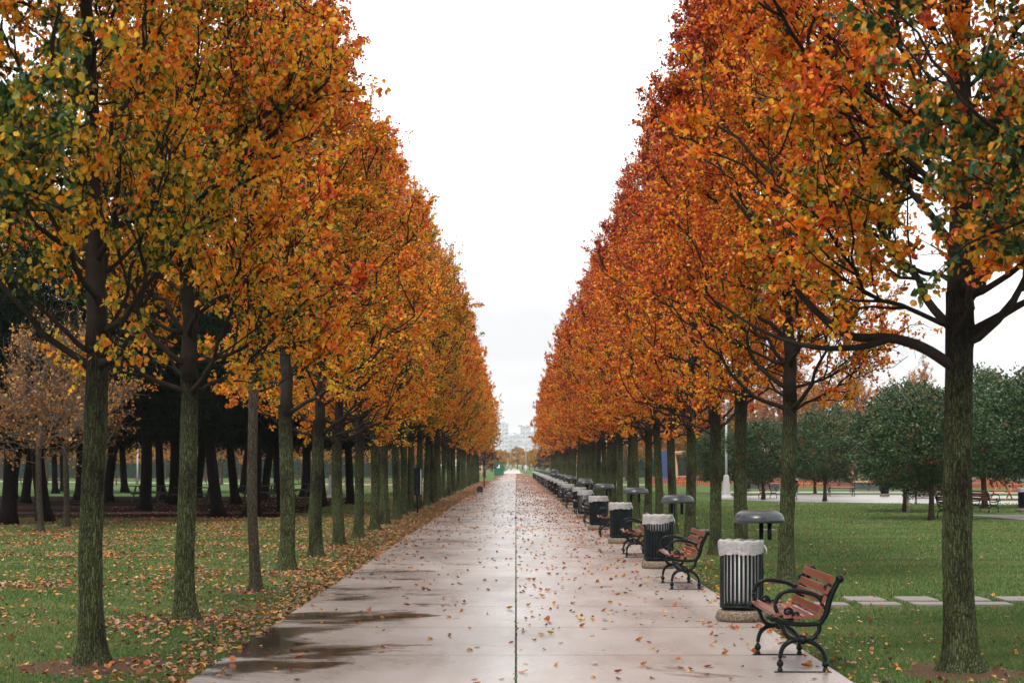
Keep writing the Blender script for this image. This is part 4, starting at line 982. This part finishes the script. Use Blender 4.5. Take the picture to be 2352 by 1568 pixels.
m_ = MB(); m_.box((0, 0, .22), (at(1790, 133)-at(1700, 133), .35, .44)); m_.box((0, 0, .455), (at(1790, 133)-at(1700, 133)+.05, .45, .03)); o = m_.obj('low_wall', M['wall']); o.location = (at(1745, 133), 133, 0); props(o, 'low dark grey wall behind the small far red bench', 'wall')
# timber playground frames
def play(u, D, lab, w=3.4, h=3.1, n=2):
    root = empty('play_frame', (at(u, D), D, 0)); rng = np.random.default_rng(int(u))
    for i in range(n+1):
        for dy_ in (0, 1.6):
            x = i*w/n; m_ = MB(); z = np.linspace(0, h*rng.uniform(.9, 1.1), 9); ph = rng.uniform(0, 6)
            P = np.stack([x+.16*np.sin(z*1.2+ph)+rng.uniform(-.06, .06)*z, dy_+.05*np.sin(z+ph), z], -1); m_.tubes(P[None], np.linspace(.15, .09, 9)[None], 8); m_.obj('post', M['timber'], root)
    m_ = MB(); m_.tube([(-.5, 0, h*.88), (w/2, 0, h*.92), (w+.5, 0, h*.88)], .085, 8, curve=True); m_.obj('beam', M['timber'], root)
    m_ = MB(); m_.tube([(-.3, 1.6, h*.86), (w+.3, 1.6, h*.9)], .08, 8); m_.obj('beam', M['timber'], root)
    m_ = MB(); m_.box((w/2, .8, .72), (w, 1.6, .08)); m_.box((w/2, .02, .35), (w, .05, .12)); m_.obj('platform', M['timber'], root)
    return props(root, lab, 'play frame', 'timber play frames')
play(1550, 158, 'timber play frame with crooked posts behind the left picket fence')
play(1612, 165, 'timber play frame partly behind the leftmost evergreen', w=2.6, h=3.3)
play(1925, 150, 'pale timber play frame behind the long plaza bench', w=3.2, h=2.6)
play(2062, 155, 'timber play frame behind the red bench by the plaza bin', w=2.2, h=2.4)
root = empty('swing_frame', (at(2000, 152), 152, 0))
for i in range(5): m_ = MB(); m_.tube([(i*.55, 0, 0), (i*.55, 0, 2.2)], .03, 6); m_.obj('pole', M['wall'], root)
m_ = MB(); m_.tube([(0, 0, 2.2), (2.2, 0, 2.2)], .04, 6); m_.obj('beam', M['wall'], root); props(root, 'dark slim climbing bars behind the plaza', 'play frame')
root = empty('notice_wall', (at(1524, 175), 175, 0)); m_ = MB(); m_.box((0, 0, 1.55), (1.05, .18, 2.9)); m_.obj('panel', M['blue'], root)
for s_ in (-.48, .48): m_ = MB(); m_.tube([(s_, 0, 0), (s_, 0, 3.05)], .04, 6); m_.obj('pole', M['wall'], root)
props(root, 'tall blue panel beyond the picket fence', 'panel')
# white stake
root = empty('stake', (*gp(2085, 1177), 0)); m_ = MB(); m_.tube([(0, 0, 0), (.02, 0, 1.25)], .05, 8); m_.obj('pole', M['white'], root)
m_ = MB(); m_.tube([(.004, 0, .18), (.006, 0, .42)], .053, 8); m_.obj('rust_band', M['timber'], root); props(root, 'white painted stake beside an evergreen trunk', 'stake')
# seesaw-like red-orange table at right edge
def picnic(x, y, rz, mat, lab, group, s=1.0):
    root = empty('picnic_table', (x, y, 0), rz); root.scale = (s,)*3
    m_ = MB(); [m_.slat((i*.155-.31, 0, .74), (.145, 1.8, .04)) for i in range(5)]; m_.obj('tabletop', M[mat], root)
    for sx in (-1, 1): m_ = MB(); [m_.slat((sx*(.62+i*.15), 0, .44), (.14, 1.8, .04)) for i in range(2)]; m_.obj('seat', M[mat], root)
    for sy in (-.62, .62):
        m_ = MB()
        for sx in (-1, 1): m_.tube([(sx*.22, sy, .72), (sx*.68, sy, 0)], .045, 4, smooth=False)
        m_.box((0, sy, .40), (1.5, .05, .09)); m_.obj('leg_frame', M[mat], root)
    return props(root, lab, 'picnic table', group)
x, y = gp(2318, 1146); picnic(x, y, .4, 'redpaint', 'orange-red picnic table at the right edge beyond the paving', 'picnic tables')
GPT = 'dark picnic tables under the pines'
for (u, v, rz, lab) in [(640, 1142, .6, 'dark picnic table between the thin young tree and the fourth mossy trunk'), (600, 1152, 1.3, 'dark picnic table left behind the thin young tree'), (635, 1146, 1.45, 'dark picnic bench silhouetted behind the fourth trunk'), (450, 1158, 1.5, 'black picnic table behind the second mossy trunk'), (345, 1152, 1.4, 'black picnic table right of the nearest trunk'), (690, 1144, 1.2, 'dark picnic table right behind the fourth mossy trunk')]:
    x, y = gp(u, v); picnic(x, y, rz, 'darkwood', lab, GPT)
GRT = 'dark red picnic tables beyond the pines'
for i, (u, v) in enumerate([(785, 1116), (850, 1118), (330, 1112), (480, 1112), (60, 1113), (560, 1111), (665, 1110), (905, 1114), (250, 1114), (130, 1112)]):
    x, y = gp(u, v); picnic(x, y, 1.2+.3*(i % 3), 'redwood', 'small dark red picnic table on the sunlit lawn beyond the pines', GRT)
# red swing frame
root = empty('swing_frame', (*gp(920, 1122), 0))
for sx in (-1.9, 1.9):
    for sy in (-.7, .7): m_ = MB(); m_.tube([(sx, sy, 0), (sx, 0, 3.1)], .08, 6); m_.obj('leg', M['redwood'], root)
m_ = MB(); m_.tube([(-2.2, 0, 3.1), (2.2, 0, 3.1)], .09, 6); m_.obj('beam', M['redwood'], root)
for sx in (-.8, .8):
    m_ = MB(); m_.tube([(sx-.25, 0, 3.1), (sx-.25, 0, .5)], .012, 4); m_.tube([(sx+.25, 0, 3.1), (sx+.25, 0, .5)], .012, 4); m_.slat((sx, 0, .5), (.5, .2, .04)); m_.obj('swing', M['redwood'], root)
props(root, 'dark red swing frame seen between the left trunks', 'swing')
# info sign, pole, plaque, kiosk
x, y = gp(959, 1182); root = empty('information_sign', (x, y, 0), -.35)
m_ = MB(); m_.tube([(0, 0, 0), (0, 0, 1.0)], .035, 8); m_.obj('post', M['iron'], root)
m_ = MB(); m_.slat((0, 0, 1.15), (.24, .06, .95)); m_.obj('board', M['iron'], root); m_ = MB(); m_.box((.122, 0, 1.15), (.006, .05, .86)); m_.obj('edge_strip', M['paper'], root)
props(root, 'black upright sign board on a post beside the left row', 'sign')
x, y = gp(1112, 1118); root = empty('sign_post', (x, y, 0)); m_ = MB(); m_.tube([(0, 0, 0), (0, 0, 2.05)], .04, 8); m_.obj('pole', M['iron'], root); m_ = MB(); m_.slat((0, 0, 1.9), (.14, .05, .36)); m_.obj('sign_plate', M['iron'], root)
props(root, 'slim black post at the far left edge of the path', 'post')
x, y = gp(1102, 1131); root = empty('arched_plaque', (x, y, 0)); m_ = MB(); k = 16
ring = [(-.2, 0), (.2, 0)]+[(.2*math.cos(t), .22+.2*math.sin(t)) for t in np.linspace(0, PI, k)]
V = [(a, -.04, b) for a, b in ring]+[(a, .04, b) for a, b in ring]; nn = len(ring)
m_.add(V, [np.array([list(range(nn))]), np.array([list(range(2*nn-1, nn-1, -1))]), np.array([[i, i+nn, (i+1) % nn+nn, (i+1) % nn] for i in range(nn)])], False); m_.obj('slab', M['slate'], root)
m_ = MB(); an = np.linspace(0, 2*PI, 17); m_.tube([(.07*math.cos(t), -.048, .24+.07*math.sin(t)) for t in an], .010, 5); m_.box((0, -.047, .11), (.2, .014, .02)); m_.box((0, -.047, .24), (.03, .014, .05)); m_.obj('emblem', M['wall'], root)
props(root, 'small dark arched plaque on the left edge of the path', 'plaque')
x, y = gp(1146, 1091); x = at(1146, 290); root = empty('kiosk', (x, 290, 0)); m_ = MB(); m_.box((0, 0, 1.05), (1.5, 1.3, 2.1)); m_.obj('body', M['green'], root); m_ = MB(); m_.box((0, 0, 2.13), (1.62, 1.42, .06)); m_.obj('roof', M['green'], root)
m_ = MB(); m_.box((-.12, -.66, 1.45), (.5, .02, .5)); m_.obj('notice', M['paper'], root); props(root, 'green kiosk cabinet with a pale notice at the far left of the path', 'kiosk')
# timber tree guards by the far left edge
for i in range(5):
    X, D = -4.6-(i % 2)*.9, 200+i*14; root = empty('tree_guard', (X, D, 0))
    for sx in (-.4, .4):
        for sy in (-.4, .4): m_ = MB(); m_.tube([(sx, sy, 0), (sx, sy, 1.7)], .06, 6); m_.obj('stake', M['timber'], root)
    m_ = MB(); m_.box((0, -.4, 1.45), (.95, .05, .12)); m_.box((0, -.4, .8), (.95, .05, .12)); m_.obj('rail', M['timber'], root)
    props(root, 'square timber stakes guarding a young tree at the far left', 'tree guard', 'timber tree guards')

# ------------------------------------------------------------------ far buildings
def block(X, D, w, h, d, mat, lab, floors, bays):
    root = empty('apartment_block', (X, D, 0))
    m_ = MB(); m_.box((0, 0, h/2), (w, d, h)); m_.obj('wall', M[mat], root)
    m_ = MB(); m_.box((0, 0, h+.4), (w+1, d+1, .8)); m_.box((w*.15, 0, h+2.3), (w*.35, d*.5, 3)); m_.obj('roof', M['roof'], root)
    n = 0
    for f in range(floors):
        for b in range(bays):
            if n >= 98: break
            m_ = MB(); bw = w/bays; fh = h/floors
            m_.box((-w/2+bw*(b+.5), -d/2-.05, fh*(f+.55)), (bw*.55, .2, fh*.5)); m_.obj('window', M['window'], root); n += 1
    for f in range(1, floors):
        m_ = MB(); m_.box((-w*.25, -d/2-.7, h/floors*f), (w*.3, 1.3, .35)); m_.obj('balcony', M['facade'], root)
        m_ = MB(); m_.box((w*.28, -d/2-.7, h/floors*f), (w*.22, 1.3, .35)); m_.obj('balcony', M['facade'], root)
    props(root, lab, 'apartment block', 'hazy apartment blocks on the horizon')
block(-20, 2570, 19, 57, 20, 'facade', 'hazy tall pale block at the left of the skyline gap', 10, 4)
block(-2.6, 2640, 30, 42, 20, 'facade2', 'hazy lower beige block in the middle of the skyline', 7, 7)
block(13, 2540, 14, 52, 18, 'facade', 'hazy slim pale tower right of the middle block', 9, 4)
block(9.5, 2430, 21, 29, 18, 'facade', 'hazy low pale block in front, right of the lamp', 6, 6)
block(-36, 2600, 16, 47, 20, 'facade2', 'hazy beige block behind the left trees', 8, 3)
block(28, 2640, 16, 47, 20, 'facade2', 'hazy beige block behind the right trees', 8, 3)

# ------------------------------------------------------------------ haze
mb = MB(); mb.box((0, 1340, 33), (1200, 2720, 68)); hz = mb.obj('haze', M['facade'])
hm = bpy.data.materials.new('haze_volume'); hm.use_nodes = True; nt = hm.node_tree; nt.nodes.clear()
ou = nt.nodes.new('ShaderNodeOutputMaterial'); pv = nt.nodes.new('ShaderNodeVolumePrincipled'); pv.inputs['Color'].default_value = (.93, .93, .97, 1); pv.inputs['Density'].default_value = .00012
nt.links.new(pv.outputs[0], ou.inputs['Volume']); hz.data.materials.clear(); hz.data.materials.append(hm)
props(hz, 'pale autumn haze over the park', 'haze', kind='stuff')

# ------------------------------------------------------------------ light, world, camera
SUN_EL, SUN_AZ = math.radians(52), math.radians(-25)     # azimuth from +Y, towards +X
sd = bpy.data.lights.new('sun', 'SUN'); sd.energy = 1.5; sd.angle = math.radians(14); sd.color = (1., .96, .91)
so = bpy.data.objects.new('sun', sd); COL.objects.link(so)
dirv = Vector((math.sin(SUN_AZ)*math.cos(SUN_EL), -abs(math.cos(SUN_AZ))*math.cos(SUN_EL), math.sin(SUN_EL)))
so.rotation_euler = dirv.to_track_quat('Z', 'Y').to_euler()
w = bpy.data.worlds.new('World'); scene.world = w; w.use_nodes = True; nt = w.node_tree; nt.nodes.clear()
wo = nt.nodes.new('ShaderNodeOutputWorld'); bgk = nt.nodes.new('ShaderNodeBackground'); sk = nt.nodes.new('ShaderNodeTexSky'); sk.sky_type = 'NISHITA'; sk.sun_disc = False
sk.sun_elevation = SUN_EL; sk.sun_rotation = math.atan2(dirv.x, dirv.y); sk.dust_density = 3
tc = nt.nodes.new('ShaderNodeTexCoord'); mpn = nt.nodes.new('ShaderNodeMapping'); mpn.inputs['Scale'].default_value = (1, 1, 3)
no = nt.nodes.new('ShaderNodeTexNoise'); no.inputs['Scale'].default_value = 2.2; no.inputs['Detail'].default_value = 4
cr = nt.nodes.new('ShaderNodeValToRGB'); cr.color_ramp.elements[0].position = .38; cr.color_ramp.elements[0].color = (5.8, 5.85, 5.95, 1); cr.color_ramp.elements[1].position = .58; cr.color_ramp.elements[1].color = (11.2, 11.2, 11.2, 1)
mx = nt.nodes.new('ShaderNodeMix'); mx.data_type = 'RGBA'; mx.inputs[0].default_value = .93
L = nt.links.new
L(tc.outputs['Generated'], mpn.inputs[0]); L(mpn.outputs[0], no.inputs[0]); L(no.outputs['Fac'], cr.inputs[0]); L(sk.outputs[0], mx.inputs[6]); L(cr.outputs[0], mx.inputs[7]); L(mx.outputs[2], bgk.inputs[0])
bgk.inputs[1].default_value = .10; L(bgk.outputs[0], wo.inputs[0])

cd = bpy.data.cameras.new('camera'); cam = bpy.data.objects.new('camera', cd); COL.objects.link(cam); scene.camera = cam
cam.location = (0, 0, H); cam.rotation_euler = (PI/2, 0, 0); cd.sensor_width = 36; cd.lens = FP/2352*36
cd.shift_y = (VV-784)/2352; cd.shift_x = -(VU-1176)/2352
cd.clip_start = .1; cd.clip_end = 4000
cd.dof.use_dof = True; cd.dof.focus_distance = 30; cd.dof.aperture_fstop = 5.6
scene.render.resolution_x = 1024; scene.render.resolution_y = 682
scene.view_settings.view_transform = 'Standard'; scene.view_settings.look = 'None'; scene.view_settings.exposure = .75; scene.view_settings.gamma = 1
scene.render.engine = 'CYCLES'; c = scene.cycles
c.max_bounces = 6; c.diffuse_bounces = 3; c.glossy_bounces = 3; c.transmission_bounces = 3; c.transparent_max_bounces = 6; c.volume_bounces = 1
